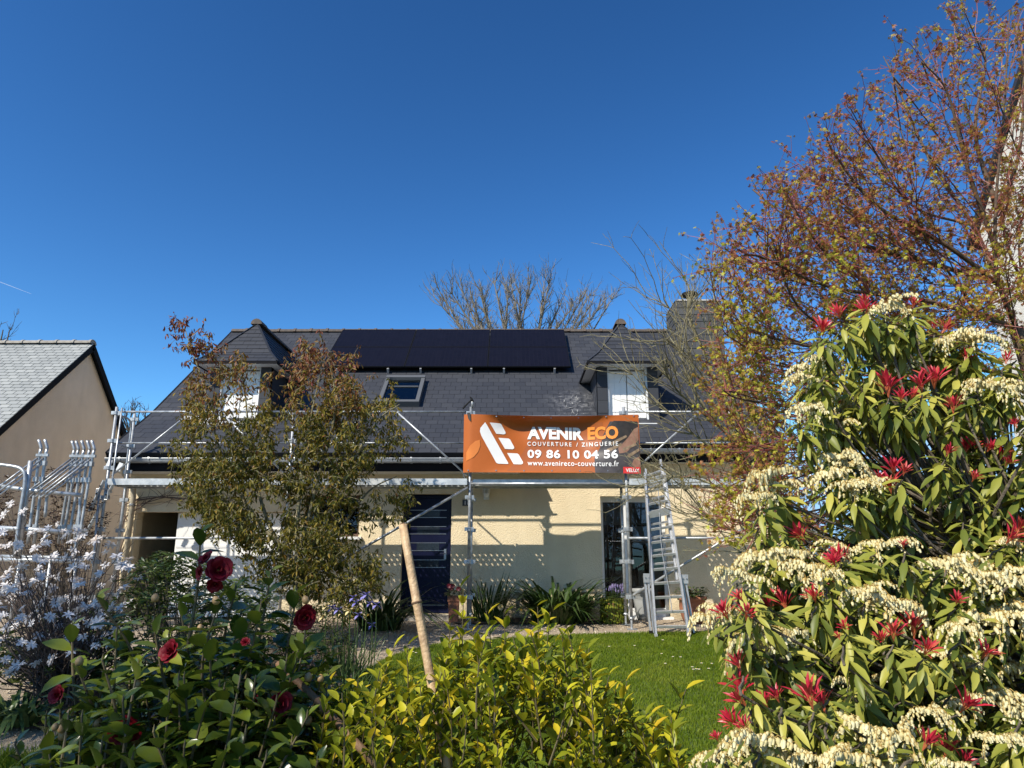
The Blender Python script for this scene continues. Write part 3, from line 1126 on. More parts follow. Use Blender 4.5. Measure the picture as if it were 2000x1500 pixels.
# patio door
a, b_, z0, z1 = PATIO
yP_ = WY + .12
pf = MB()
for x0, x1 in ((a, a + .055), (b_ - .055, b_)):
    pf.box(x0, x1, yP_, yP_ + .07, z0, z1)
pf.box(a + .055, b_ - .055, yP_, yP_ + .07, z1 - .10, z1)
pf.box(a + .055, b_ - .055, yP_, yP_ + .07, z0, z0 + .13)
pf.box(1.99, 2.05, yP_ + .004, yP_ + .066, z0 + .13, z1 - .10)
pat = pf.build('patio_door', M_WHITE2, house)
pat['label'] = 'patio door with a grey blind half down'
for x0, x1 in ((a + .055, 1.99), (2.05, b_ - .055)):
    MB().box(x0, x1, yP_ + .03, yP_ + .036, z0 + .13, z1 - .10).build('pane', M_GLASS, pat)
MB().box(a + .06, b_ - .06, yP_ + .10, yP_ + .11, 1.58, z1 - .06).build('blind', M_BLIND, pat)
MB().box((a + b_) / 2 + .02, b_ - .14, yP_ + .10, yP_ + .11, 1.24, 1.555).build('blind', M_WHITE, pat)
MB().box(a - .03, b_ + .03, WY - .12, WY + .12, -.05, .018).build('threshold', M_WHITE2, house)
MB().box(a + .10, b_ - .10, WY - .06, WY - .02, .02, .09).build('track', M_WHITE2, pat)

# small window behind the tree
a, b_, z0, z1 = WIN
wf = MB()
for x0, x1 in ((a, a + .05), (b_ - .05, b_), ((a + b_) / 2 - .03, (a + b_) / 2 + .03)):
    wf.box(x0, x1, WY + .12, WY + .17, z0, z1)
wf.box(a + .05, b_ - .05, WY + .121, WY + .169, z1 - .05, z1)
wf.box(a + .05, b_ - .05, WY + .121, WY + .169, z0, z0 + .05)
wi = wf.build('window', pbr('brown_frame', (0.10, 0.06, 0.045), .6), house)
MB().box(a + .05, b_ - .05, WY + .14, WY + .146, z0 + .05, z1 - .05).build('pane', M_GLASS, wi)
MB().box(a - .06, b_ + .06, WY - .07, WY + .12, z0 - .055, z0 - .002).build('sill', M_WHITE2, wi)

# garage doors: the right hand leaf shut, the left one open
a, b_, z0, z1 = GAR
gl = MB()
gl.box(-6.02, b_ - .02, WY + .16, WY + .20, z0 + .03, z1 - .01)
ga = gl.build('garage_door', M_WHITE, house)
ga['label'] = 'white garage door with the left end open'
for i in range(5):
    x0 = -6.0 + i * .385
    MB().box(x0 + .012, x0 + .373, WY + .152, WY + .161, z0 + .06, z1 - .05).build('panel', M_WHITE, ga)
for z in (1.18, .45):
    MB().box(-6.0, b_ - .05, WY + .144, WY + .153, z, z + .045).build('rail', M_WHITE2, ga)

# wall lamp, number plaque
lx, ly, lz = at(950, 962, WY - .08)
lamp = thing('wall_lamp', 'cream caged wall lamp between the front door and the patio door', 'lamp', (lx, WY, lz))
MB().box(lx - .05, lx + .05, WY - .03, WY - .002, lz - .12, lz - .02).build('back_plate', M_WHITE2, lamp)
lm = MB()
lm.tube([(lx, WY - .03, lz - .07), (lx, WY - .09, lz - .09), (lx, WY - .10, lz - .05)], .012, 6)
lm.build('arm', M_WHITE2, lamp)
MB().lathe((lx, WY - .10, lz - .08), [(.025, 0), (.05, .03), (.055, .06), (.03, .065)], 12).build('holder', M_WHITE2, lamp)
MB().lathe((lx, WY - .10, lz - .02), [(.045, 0), (.055, .06), (.06, .13), (.058, .14)], 12).build('shade', pbr('frosted_glass', (0.42, 0.41, 0.36), .3), lamp)
cg = MB()
for k in range(6):
    an = k * math.pi / 3
    cg.tube([(lx + .055 * math.cos(an), WY - .10 + .055 * math.sin(an), lz - .02), (lx + .078 * math.cos(an), WY - .10 + .078 * math.sin(an), lz + .13)], .004, 4)
for rr, zz_ in ((.066, .05), (.079, .13)):
    pts = [(lx + rr * math.cos(t), WY - .10 + rr * math.sin(t), lz + zz_) for t in np.linspace(0, 6.283, 13)]
    cg.tube(pts, .004, 4)
cg.build('cage', M_WHITE2, lamp)

def text_mesh(s, bold=0.0, space=1.0):
    cu = bpy.data.curves.new('txt', 'FONT')
    cu.body = s
    cu.size = 1
    cu.offset = bold
    cu.space_character = space
    cu.resolution_u = 3
    ob = bpy.data.objects.new('txt', cu)
    COL.objects.link(ob)
    bpy.context.view_layer.update()
    dg = bpy.context.evaluated_depsgraph_get()
    me = bpy.data.meshes.new_from_object(ob.evaluated_get(dg))
    bpy.data.objects.remove(ob)
    V = np.array([v.co[:2] for v in me.vertices])
    F = [tuple(p.vertices) for p in me.polygons]
    bpy.data.meshes.remove(me)
    return V, F

nx_, ny_, nz_ = at(911, 982, WY - .015)
pq = MB().box(nx_ - .07, nx_ + .07, WY - .018, WY - .002, nz_ - .055, nz_ + .055)
plq = pq.build('number_plaque', pbr('dark_enamel', (0.03, 0.025, 0.025), .3))
tag(plq, 'small dark house number plaque reading 11 beside the scaffold post', 'sign')
V, F = text_mesh('11', .02)
V = (V - (V.min(0) + V.max(0)) / 2) / (V[:, 1].max() - V[:, 1].min()) * .066
MB().add([(nx_ + p[0], WY - .020, nz_ + p[1]) for p in V], F).build('digits', M_WHITE, plq)

# ------------------------------------------------------------------ solar panels
M_CELL = bpy.data.materials.new('solar_cells')
n, l = nodes_of(M_CELL)
p = n['Principled BSDF']
p.inputs['Roughness'].default_value = .32
p.inputs['Specular IOR Level'].default_value = .10
tc = n.new('ShaderNodeTexCoord')
br = n.new('ShaderNodeTexBrick')
br.offset = 0
br.inputs['Scale'].default_value = 1.0
br.inputs['Brick Width'].default_value = .092
br.inputs['Row Height'].default_value = .182
br.inputs['Mortar Size'].default_value = .0022
br.inputs['Color1'].default_value = (.0060, .0055, .0095, 1)
br.inputs['Color2'].default_value = (.0072, .0066, .0112, 1)
br.inputs['Mortar'].default_value = (.013, .012, .018, 1)
l.new(tc.outputs['Object'], br.inputs['Vector'])
l.new(br.outputs['Color'], p.inputs['Base Color'])
M_PFRAME = pbr('black_frame', (.007, .007, .008), .6, spec=.2)
px0, pw, pl = -4.16, 1.805, 1.105
s_top = s_of_y(16.78)
names = ['top left', 'top middle', 'top right', 'bottom left', 'bottom middle', 'bottom right']
for r_ in range(2):
    for c_ in range(3):
        x0 = px0 + c_ * (pw + .012)
        s0 = s_top - (r_ + 1) * (pl + .012)
        Mx = slope_frame(x0, s0) @ Matrix.Translation((0, 0, .13))
        k = r_ * 3 + c_
        row = 'upper' if r_ == 0 else 'lower'
        side = ('left', 'middle', 'right')[c_]
        t = thing('solar_panel', 'black solar panel on the roof, %s one of the %s row' % (side, row), 'solar panel', Mx.translation, 'black solar panels on the slate roof')
        ROOTW[t.name] = Matrix.Translation(-Mx.translation)
        cell = MB().box(.012, pw - .012, .012, pl - .012, .0, .030).mesh('cells')
        place('cells', cell, M_CELL, t, Mx)
        fr = MB()
        fr.box(0, pw, 0, .012, -.005, .034, Mx)
        fr.box(0, pw, pl - .012, pl, -.005, .034, Mx)
        fr.box(0, .012, .012, pl - .012, -.005, .034, Mx)
        fr.box(pw - .012, pw, .012, pl - .012, -.005, .034, Mx)
        fr.build('frame', M_PFRAME, t)
        for xx in (.35, pw - .35):
            if r_ == 1:
                MB().box(xx - .02, xx + .02, -.05, .03, -.115, -.006, Mx).build('clamp', M_ALU, t)
            else:
                MB().box(xx - .02, xx + .02, .3, .36, -.115, -.006, Mx).build('clamp', M_ALU, t)

# ------------------------------------------------------------------ neighbouring houses
def neighbour_left():
    X = -10.0
    ay, az = 16.1, 5.93
    sl = .96
    ey = 12.4
    ezz = az - sl * (ay - ey)
    by = 19.5
    bz = az - sl * (by - ay)
    t = thing('neighbour_house', 'beige rendered house with pale slate roof at the left edge', 'house', (X - 4, 13, -.03))
    wl = MB()
    wl.add([(X, ey + .3, -.4), (X, by - .3, -.4), (X, by - .3, bz + .15), (X, ay, az - .12), (X, ey + .3, ezz + .17)], [(0, 1, 2, 3, 4)])
    wl.add([(X, ey + .3, -.4), (X - 12, ey + .3, -.4), (X - 12, ey + .3, ezz + .17), (X, ey + .3, ezz + .17)], [(0, 1, 2, 3)])
    wl.build('wall', M_WALL_N, t)
    rf = MB()
    rf.add([(X + .12, ey, ezz), (X - 12, ey, ezz), (X - 12, ay, az), (X + .12, ay, az)], [(0, 1, 2, 3)])
    rf.add([(X + .12, by, bz), (X - 12, by, bz), (X - 12, ay, az), (X + .12, ay, az)], [(3, 2, 1, 0)])
    ro = rf.build('roof', M_DECK, t)
    for (y0, zz0) in ((ey, ezz), (by, bz)):
        MB().bar((X + .10, y0, zz0 - .10), (X + .10, ay, az - .10), .05, .15).build('verge_board', M_DARKTRIM, ro)
    e2 = Vector((0, ay - ey, az - ezz)).normalized()
    nn = Vector((0, -e2.z, e2.y))
    o = Vector((0, ey, ezz))
    Ls = math.hypot(ay - ey, az - ezz)
    slate_field([(X - 6.5, 0), (X + .13, 0), (X + .13, Ls - .05), (X - 6.5, Ls - .05)], .215, .132, lambda u, v, h: Vector((u, o.y, o.z)) + e2 * v + nn * h, ro, M_SLATE_N, 300,
                lambda c: -abs(c.x - X) - .25 * (az - c.z), thick=.008, gap=.014)
    for i in range(12):
        place('ridge_tile', rtm_n, None, ro, Matrix.Translation((X - tw * (i + 1) + .1, ay, az - .03 + random.uniform(-.004, .004))))
    MB().box(X - 2.35, X - 1.75, -.0, .55, .02, .09, Matrix.Translation((0, ay - 1.15, az - 1.15 * sl)) @ Matrix.Rotation(math.atan(sl), 4, 'X')).build('skylight', M_SKY, ro)
neighbour_left()

def neighbour_right():
    X = 9.2
    t = thing('white_house', 'tall white rendered gable of a house behind the maple at the right edge', 'house', (X + 4, 11, -.03))
    yc, zc = 12.85, 7.30
    sl = 1.17
    ya = 8.2
    za = zc + sl * (yc - ya)
    wl = MB()
    wl.add([(X, 3.6, -.4), (X, yc, -.4), (X, yc, zc), (X, ya, za), (X, 3.6, zc)], [(0, 1, 2, 3, 4)])
    wl.add([(X, yc, -.4), (X + 9, yc, -.4), (X + 9, yc, zc), (X, yc, zc)], [(0, 1, 2, 3)])
    wl.add([(X, 3.6, -.4), (X + 9, 3.6, -.4), (X + 9, 3.6, zc), (X, 3.6, zc)], [(3, 2, 1, 0)])
    wl.build('wall', M_WALL_W, t)
    rf = MB()
    for yy in (yc + .3, 3.3):
        zz_ = za - sl * abs(yy - ya)
        rf.add([(X - .12, yy, zz_ + .15), (X + 9, yy, zz_ + .15), (X + 9, ya, za + .15), (X - .12, ya, za + .15),
                (X - .12, yy, zz_ + .02), (X + 9, yy, zz_ + .02), (X + 9, ya, za + .02), (X - .12, ya, za + .02)],
               [(0, 1, 2, 3), (7, 6, 5, 4), (0, 3, 7, 4), (0, 4, 5, 1)])
    rf.build('roof', M_SLATE, t)
neighbour_right()

# ------------------------------------------------------------------ scaffold
YO, YI = 11.45, 12.02
SX = [-6.50, -3.58, -0.675, 1.835, 4.80]
ZD = 2.24                       # deck surface
scaf = thing('scaffold', 'galvanised tube scaffold with perforated decks along the house front', 'scaffold', (-1, YO, -.07))
def tube_part(name, pts, r, mat=M_GALV, parent=None, n=10):
    return MB().tube(pts, r, n).build(name, mat, parent or scaf, True)
clamp_m = MB().lathe((0, 0, 0), [(.028, -.03), (.036, -.026), (.036, .026), (.028, .03)], 10)
clamp_m.box(-.075, -.03, -.02, .02, -.028, .028)
clamp_m.box(.03, .07, -.014, .014, -.035, .03)
CLAMP = clamp_m.mesh('clamp')
CLAMP.materials.append(M_GALV)
def clamp(p, rz=0.0):
    place('clamp', CLAMP, None, scaf, Matrix.Translation(p) @ Matrix.Rotation(rz, 4, 'Z'))
for i, x in enumerate(SX):
    for j, y in enumerate((YO, YI)):
        top = 3.42 if (j == 0 or i in (0,)) else ZD + .02
        g0 = gz(y) + .012
        st = tube_part('standard', [(x, y, g0 + .16), (x, y, top)], .0242)
        MB().box(x - .075, x + .075, y - .075, y + .075, g0, g0 + .008).tube([(x, y, g0 + .008), (x, y, g0 + .22)], .018, 8).build('base_jack', M_GALV, scaf)
        MB().lathe((x, y, g0 + .15), [(.034, 0), (.04, .01), (.034, .03)], 8).build('jack_nut', M_GALV, scaf)
        for z in (.42, .95, 1.45, 1.95, 2.42, 2.86, 3.32):
            if z < top - .04:
                clamp((x, y, z), 0 if j == 0 else math.pi)
    tube_part('transom', [(x, YO, ZD - .07), (x, YI, ZD - .07)], .0242)
    tube_part('transom', [(x, YO, .42), (x, YI, .42)], .0242)
# decks: two perforated planks per bay, with real holes
def plank(x0, x1, y0, y1, z, hang=.10):
    mb = MB()
    nx, ny = int((x1 - x0) / .05), 10
    dx, dy = (x1 - x0) / nx, (y1 - y0) / ny
    for i in range(nx):
        for j in range(ny):
            if 0 < j < ny - 1 and i % 2 == 1 and j % 2 == 1 and (i // 2) % 9 != 0:
                # a hole: four strips round a small square opening
                xa, xb, ya, yb_ = x0 + i * dx, x0 + (i + 1) * dx, y0 + j * dy, y0 + (j + 1) * dy
                m_ = .25
                xi, xj, yi, yj = xa + dx * m_, xb - dx * m_, ya + dy * .1, yb_ - dy * .1
                mb.add([(xa, ya, z), (xb, ya, z), (xb, yb_, z), (xa, yb_, z), (xi, yi, z), (xj, yi, z), (xj, yj, z), (xi, yj, z)],
                       [(0, 1, 5, 4), (1, 2, 6, 5), (2, 3, 7, 6), (3, 0, 4, 7)])
            else:
                xa, ya = x0 + i * dx, y0 + j * dy
                mb.add([(xa, ya, z), (xa + dx, ya, z), (xa + dx, ya + dy, z), (xa, ya + dy, z)], [(0, 1, 2, 3)])
    t_ = .004
    mb.box(x0, x1, y0 - t_, y0, z - hang, z)
    mb.box(x0, x1, y1, y1 + t_, z - hang, z)
    mb.box(x0, x1, y0 + .001, y0 + .022, z - hang, z - hang + .003)
    mb.box(x0, x1, y1 - .022, y1 - .001, z - hang, z - hang + .003)
    mb.box(x0 - .003, x0, y0, y1, z - hang, z)
    mb.box(x1, x1 + .003, y0, y1, z - hang, z)
    o = mb.build('deck_plank', M_PLANK, scaf)
    for xx in (x0 + .03, x1 - .03):      # hooks over the transom
        for yy in (y0 + .06, y1 - .06):
            sgn = -1 if xx < (x0 + x1) / 2 else 1
            MB().tube([(xx, yy, z - .05), (xx + sgn * .05, yy, z - .035), (xx + sgn * .06, yy, z - .06)], .010, 6).build('hook', M_GALV, o)
for i in range(4):
    x0, x1 = SX[i] + .045, SX[i + 1] - .045
    plank(x0, x1, YO + (.06 if i == 2 else -.065), YO + .25, ZD)
    plank(x0, x1, YO + .275, YI + .02, ZD)
# guard rails, mid rails, diagonals of the guard frames, lower ledgers and braces
for i in range(4):
    a, b_ = SX[i], SX[i + 1]
    ban = (i == 2)
    yy = YO + .045
    tube_part('guard_rail', [(a, yy, 3.27 if ban else 3.35), (b_, yy, 3.27 if ban else 3.35)], .0170)
    if not ban:
        tube_part('mid_rail', [(a + .02, yy, 2.83), (b_ - .02, yy, 2.83)], .0135)
        third = (b_ - a) * .42
        tube_part('guard_brace', [(a + .05, yy - .03, ZD + .06), (a + third, yy - .03, 3.34)], .0150)
        tube_part('guard_brace', [(b_ - .05, yy - .03, ZD + .06), (b_ - third, yy - .03, 3.34)], .0150)
    tube_part('ledger', [(a, YO, ZD - .075), (b_, YO, ZD - .075)], .0200)
    tube_part('ledger', [(a, YI, ZD - .075), (b_, YI, ZD - .075)], .0200)
    if i in (0, 3):
        tube_part('ledger', [(a, YO - .03, 1.31), (b_, YO - .03, 1.31)], .0200)
    if i in (1, 3):
        tube_part('brace', [(a + .03, YO - .05, .45), (b_ - .03, YO - .05, ZD - .14)], .0210)
# end guard frame at the left: bent tube from the outer to the inner standard
tube_part('end_guard', smooth_path([(SX[0], YO, 3.30), (SX[0], YO + .15, 3.30), (SX[0], YI - .22, 3.30), (SX[0], YI - .08, 3.22), (SX[0], YI - .06, 3.0), (SX[0], YI - .06, 2.3)], 4), .016)
tube_part('end_guard', [(SX[0], YO, 2.82), (SX[0], YI, 2.82)], .0135)
tube_part('end_guard', [(SX[0] + .09, YO - .01, 3.40), (SX[0] + .085, YO - .01, 2.25), (SX[0] + .06, YO - .01, 2.12), (SX[0] + .10, YO - .01, 2.02)], .013)
# sign board clipped to the guard rail, and the small plates on the end
sgp = [at(361, 813, YO - .0), at(430, 829, YO - .0)]
sb = MB().box(sgp[0].x, sgp[1].x, YO - .012, YO - .004, sgp[1].z, sgp[0].z).build('rail_sign', M_WHITE2)
tag(sb, 'small white sign board hung on the scaffold guard rail left of the tree', 'sign')
V, F = text_mesh('SECO', .01)
V = (V - V.min(0)) / (V[:, 1].max() - V[:, 1].min()) * .058
w_ = V[:, 0].max()
sp = text_mesh('SE', .01)[0][:, 0].max() - text_mesh('SE', .01)[0][:, 0].min()
MB().add([(sgp[0].x + .03 + q[0] * 1.1, YO - .0145, sgp[1].z + .025 + q[1]) for q in V], F).build('lettering', pbr('sign_red', (.42, .10, .08), .6), sb)
for px_, py_ in ((213, 906), (234, 912)):
    c0 = at(px_, py_, YI - .05)
    MB().box(-.035, .035, -.012, .012, -.07, .07, Matrix.Translation(c0) @ Matrix.Rotation(.35, 4, 'Y')).build('end_plate', M_WHITE2, scaf)
# raking stabiliser at the left end: two holed flat bars
for (p0, p1, yy) in (((204, 938), (176, 998), YO - .10), ((222, 945), (160, 1056), YO - .02)):
    A, B = at(*p0, yy), at(*p1, yy)
    o = MB().bar(A, B, .012, .085, (0, 1, 0)).build('raking_bar', M_PLANK, scaf)
    o.data.materials[0] = M_PLANK
    d = (B - A)
    for t_ in (.2, .45, .7, .9):
        MB().lathe(A + d * t_ + Vector((0, -.052, 0)), [(.013, 0), (.013, .010)], 10, (0, 1, 0)).build('bar_hole', M_BLACK, o)
A, B = at(212, 955, YO - .06), at(186, 976, YO - .06)
fm = MB()
for p_, q_ in (((A.x, A.z), (B.x, A.z)), ((B.x, A.z), (B.x, B.z)), ((B.x, B.z), (A.x, B.z)), ((A.x, B.z), (A.x, A.z))):
    fm.tube([(p_[0], YO - .06, p_[1]), (q_[0], YO - .06, q_[1])], .010, 6)
fm.build('end_bracket', M_GALV, scaf)
A, B = at(194, 957, YO - .08), at(187, 1120, YO - .08)
tube_part('raking_post', [A, (B.x, YO - .08, gz(YO) + .02)], .017)
# hammer hung over the post above the banner
hp = at(922, 778, YO)
hm = thing('roofing_hammer', 'black roofing hammer hooked on the scaffold post above the banner', 'hammer', hp)
MB().tube([hp + Vector((-.15, -.02, -.175)), hp + Vector((-.075, -.02, -.095)), hp + Vector((0, -.02, -.02))], [.017, .013, .010], 8).build('handle', M_BLACK, hm)
MB().tube([hp + Vector((-.035, -.02, .022)), hp + Vector((-.005, -.02, -.008)), hp + Vector((.02, -.02, -.06))], [.008, .015, .016], 8).build('head', M_BLACK, hm)
tube_part('spigot', [(SX[2] + .02, YO, 3.40), (SX[2] + .02, YO, hp.z - .01)], .0190)

# ------------------------------------------------------------------ banner
YB = YO - .10
def ban_uv(px, py):
    u = (px - 905) / 343.0
    return u, (922 - py - (u - .5) * 4) / (115.0)
BW = at(1249, 860, YB).x - at(905, 860, YB).x
BX0 = at(905, 860, YB).x
BZ0 = at(1080, 923, YB).z
BH = at(1080, 809, YB).z - BZ0
def ban_pt(u, v, off=0.0):
    t = 1 - v
    prof = (1 - math.exp(-t * 11)) * max(0.0, 1 - t) ** .65
    sm = lambda q: max(0.0, min(1.0, q)) ** 2 * (3 - 2 * max(0.0, min(1.0, q)))
    bul = sm((u - .07) / .30) * sm((.90 - u) / .26)
    y = YB + .245 * prof * bul
    y += .022 * math.sin(u * 16 + v * 5) * prof * bul + .020 * math.exp(-((v - .12 - .75 * (u - .45)) / .07) ** 2) * sm((u - .4) / .2) * sm((.97 - u) / .15) * min(1, t * 5) + .016 * math.sin(u * 7.5 - v * 9 + 1.0) * bul * max(0, 1 - t) ** .4 * min(1, t * 4)
    y += .06 * math.exp(-(u / .022) ** 2)
    z = BZ0 + BH * v - .028 * math.sin(math.pi * u) * v ** 3 - .012 * (u - .5)
    x = BX0 + BW * u
    return Vector((x, y - off, z))
NU, NV = 72, 30
V, F = [], []
for j in range(NV + 1):
    for i in range(NU + 1):
        V.append(ban_pt(i / NU, j / NV))
for j in range(NV):
    for i in range(NU):
        k = j * (NU + 1) + i
        F.append((k, k + 1, k + NU + 2, k + NU + 1))
n0 = len(V)
V2 = [p + Vector((0, .0025, 0)) for p in V]
F2 = [tuple(n0 + q for q in reversed(f)) for f in F]
M_BAN = pbr('banner_orange', (0.43, 0.112, 0.020), .5, (0.40, 0.102, 0.018), 2.5, spec=.3)
bm_ = MB().add(V + V2, F + F2)
banner = bm_.build('advertising_banner', M_BAN, None, True)
tag(banner, 'orange roofing company banner AVENIR ECO tied to the scaffold guard rail', 'banner')
def decal(name, verts2, faces, layer, mat):
    """flat artwork in banner pixels, cut finely and laid on the cloth"""
    bm = bmesh.new()
    vs = [bm.verts.new((*ban_uv(*p), 0)) for p in verts2]
    for f in faces:
        try:
            bm.faces.new([vs[i] for i in f])
        except ValueError:
            pass
    for k in range(1, 36):
        bmesh.ops.bisect_plane(bm, geom=bm.verts[:] + bm.edges[:] + bm.faces[:], plane_co=(k / 36, 0, 0), plane_no=(1, 0, 0))
    for k in range(1, 15):
        bmesh.ops.bisect_plane(bm, geom=bm.verts[:] + bm.edges[:] + bm.faces[:], plane_co=(0, k / 15, 0), plane_no=(0, 1, 0))
    for v_ in bm.verts:
        v_.co = ban_pt(v_.co.x, v_.co.y, .0022 * layer)
    me = bpy.data.meshes.new(name)
    bm.to_mesh(me)
    bm.free()
    me.polygons.foreach_set('use_smooth', [True] * len(me.polygons))
    return place(name, me, mat, banner)
def poly(name, pts, layer, mat):
    return decal(name, pts, [tuple(range(len(pts)))], layer, mat)
M_BW = pbr('print_white', (.80, .80, .80), .45)
M_BO = pbr('print_bright_orange', (.78, .26, .035), .45)
M_BO2 = pbr('print_mid_orange', (.62, .185, .030), .45)
M_BD = pbr('print_deep_orange', (.34, .090, .018), .45)
M_BG = pbr('print_slate_photo', (.070, .062, .066), .45, (.035, .031, .034), 6)
M_BS = pbr('print_skin', (.30, .165, .115), .45, (.21, .11, .075), 12)
M_BK = pbr('print_dark', (.016, .014, .014), .45, (.035, .028, .024), 9)
M_BWOOD = pbr('print_wood', (.33, .235, .15), .45, (.16, .11, .07), 12)
M_BR = pbr('print_red', (.62, .035, .035), .45)
def arc(cx, cy, rx, ry, a0, a1, n):
    return [(cx + rx * math.cos(R(a0 + (a1 - a0) * i / n)), cy + ry * math.sin(R(a0 + (a1 - a0) * i / n))) for i in range(n + 1)]
# darker swoosh, then the photograph at the right, then the leaf, logo and lettering
poly('swoosh', [(1046, 815), (1178, 819), (1178, 921), (990, 920)] + [(1008, 900), (1022, 880), (1033, 858), (1040, 836)], 1, M_BD)
poly('photo', [(1160, 921), (1160, 893), (1172, 870), (1178, 846), (1192, 818), (1246, 820), (1248, 921)], 2, M_BG)
poly('photo', [(1176, 921), (1180, 880), (1200, 862), (1247, 868), (1248, 921)], 3, M_BG)
poly('photo', [(1190, 829), (1199, 817), (1245, 819), (1246, 846), (1222, 858), (1196, 862), (1183, 852)], 3, M_BK)
poly('photo', [(1206, 872), (1225, 852), (1238, 834), (1246, 830), (1246, 856), (1232, 870), (1222, 880), (1208, 883)], 4, M_BS)
for q in ([(1190, 862), (1222, 846), (1224, 850), (1192, 868)], [(1184, 874), (1212, 862), (1214, 867), (1187, 880)], [(1222, 886), (1246, 872), (1247, 877), (1226, 891)], [(1214, 872), (1240, 862), (1242, 866), (1216, 878)]):
    poly('photo', q, 5, M_BWOOD)
poly('photo', [(1230, 905), (1236, 893), (1247, 888), (1248, 908), (1240, 912)], 5, M_BS)
poly('leaf', arc(898, 893, 34, 34, -76, -8, 7) + [(910, 902)] if False else [(911, 902), (911, 885), (918, 872), (928, 863), (937, 860), (938, 872), (934, 884), (926, 894)], 3, M_BO2)
poly('logo_stroke', [(947, 824), (951, 830), (993, 905), (991, 906), (973, 906), (969, 904), (940, 852), (937, 843), (938, 836)], 3, M_BW)
for (x, y) in ((956, 824), (973, 854), (990, 884)):
    poly('logo_tile', [(x, y), (x + 20, y), (x + 23, y + 2), (x + 31, y + 17), (x + 31, y + 20), (x + 28, y + 22), (x + 13, y + 22)], 3, M_BW)
def ban_text(name, s, x0, x1, y0, y1, mat, bold, layer=6, space=1.0):
    V, F = text_mesh(s, bold, space)
    mn, mx = V.min(0), V.max(0)
    P = [(x0 + (p[0] - mn[0]) / (mx[0] - mn[0]) * (x1 - x0), y1 - (p[1] - mn[1]) / (mx[1] - mn[1]) * (y1 - y0)) for p in V]
    o = decal(name, P, F, layer, mat)
    o['label'] = 'lettering ' + s
    return o
ban_text('lettering', 'AVENIR', 1030, 1141, 827.5, 854, M_BW, .045)
ban_text('lettering', 'ECO', 1149, 1207, 827.5, 854, M_BO, .045)
ban_text('lettering', 'COUVERTURE', 1030, 1117, 859, 867.5, M_BW, .012, 6, 1.45)
ban_text('lettering', '/', 1126, 1130, 859, 867.5, M_BW, .004)
ban_text('lettering', 'ZINGUERIE', 1137, 1206, 859, 867.5, M_BW, .012, 6, 1.45)
ban_text('lettering', '09 86 10 04 56', 1030, 1205, 875, 893, M_BW, .030, 6, 1.08)
ban_text('lettering', 'www.avenireco-couverture.fr', 1030, 1206, 897, 908, M_BW, .006, 6, 1.12)
poly('red_label', [(1214, 909), (1247.5, 909), (1247.5, 921.5), (1214, 921.5)], 6, M_BR)
ban_text('lettering', 'VELUX', 1219, 1245, 912, 919, M_BW, .02, 8)
for i in range(7):      # eyelets and ties, top and bottom
    for v_ in (.975, .03):
        c0 = ban_pt(.03 + i * .157, v_, .006)
        MB().lathe(c0, [(.012, 0), (.012, .004), (.006, .005)], 8, (0, -1, 0)).build('eyelet', M_CHROME, banner)
for (u, v_) in ((0.0, .98), (0.0, .02), (1.0, .98), (1.0, .02)):
    c0 = ban_pt(u, v_)
    MB().tube([c0, c0 + Vector((.0, .05, .02 if v_ > .5 else -.05)), c0 + Vector((.02, .09, -.09 if v_ < .5 else 0))], .007, 5).build('tie', M_BLACK if v_ > .5 else M_GALV, banner)
poly('strap', [(911, 806), (918, 806), (919, 824), (914, 819)], 7, M_BK)

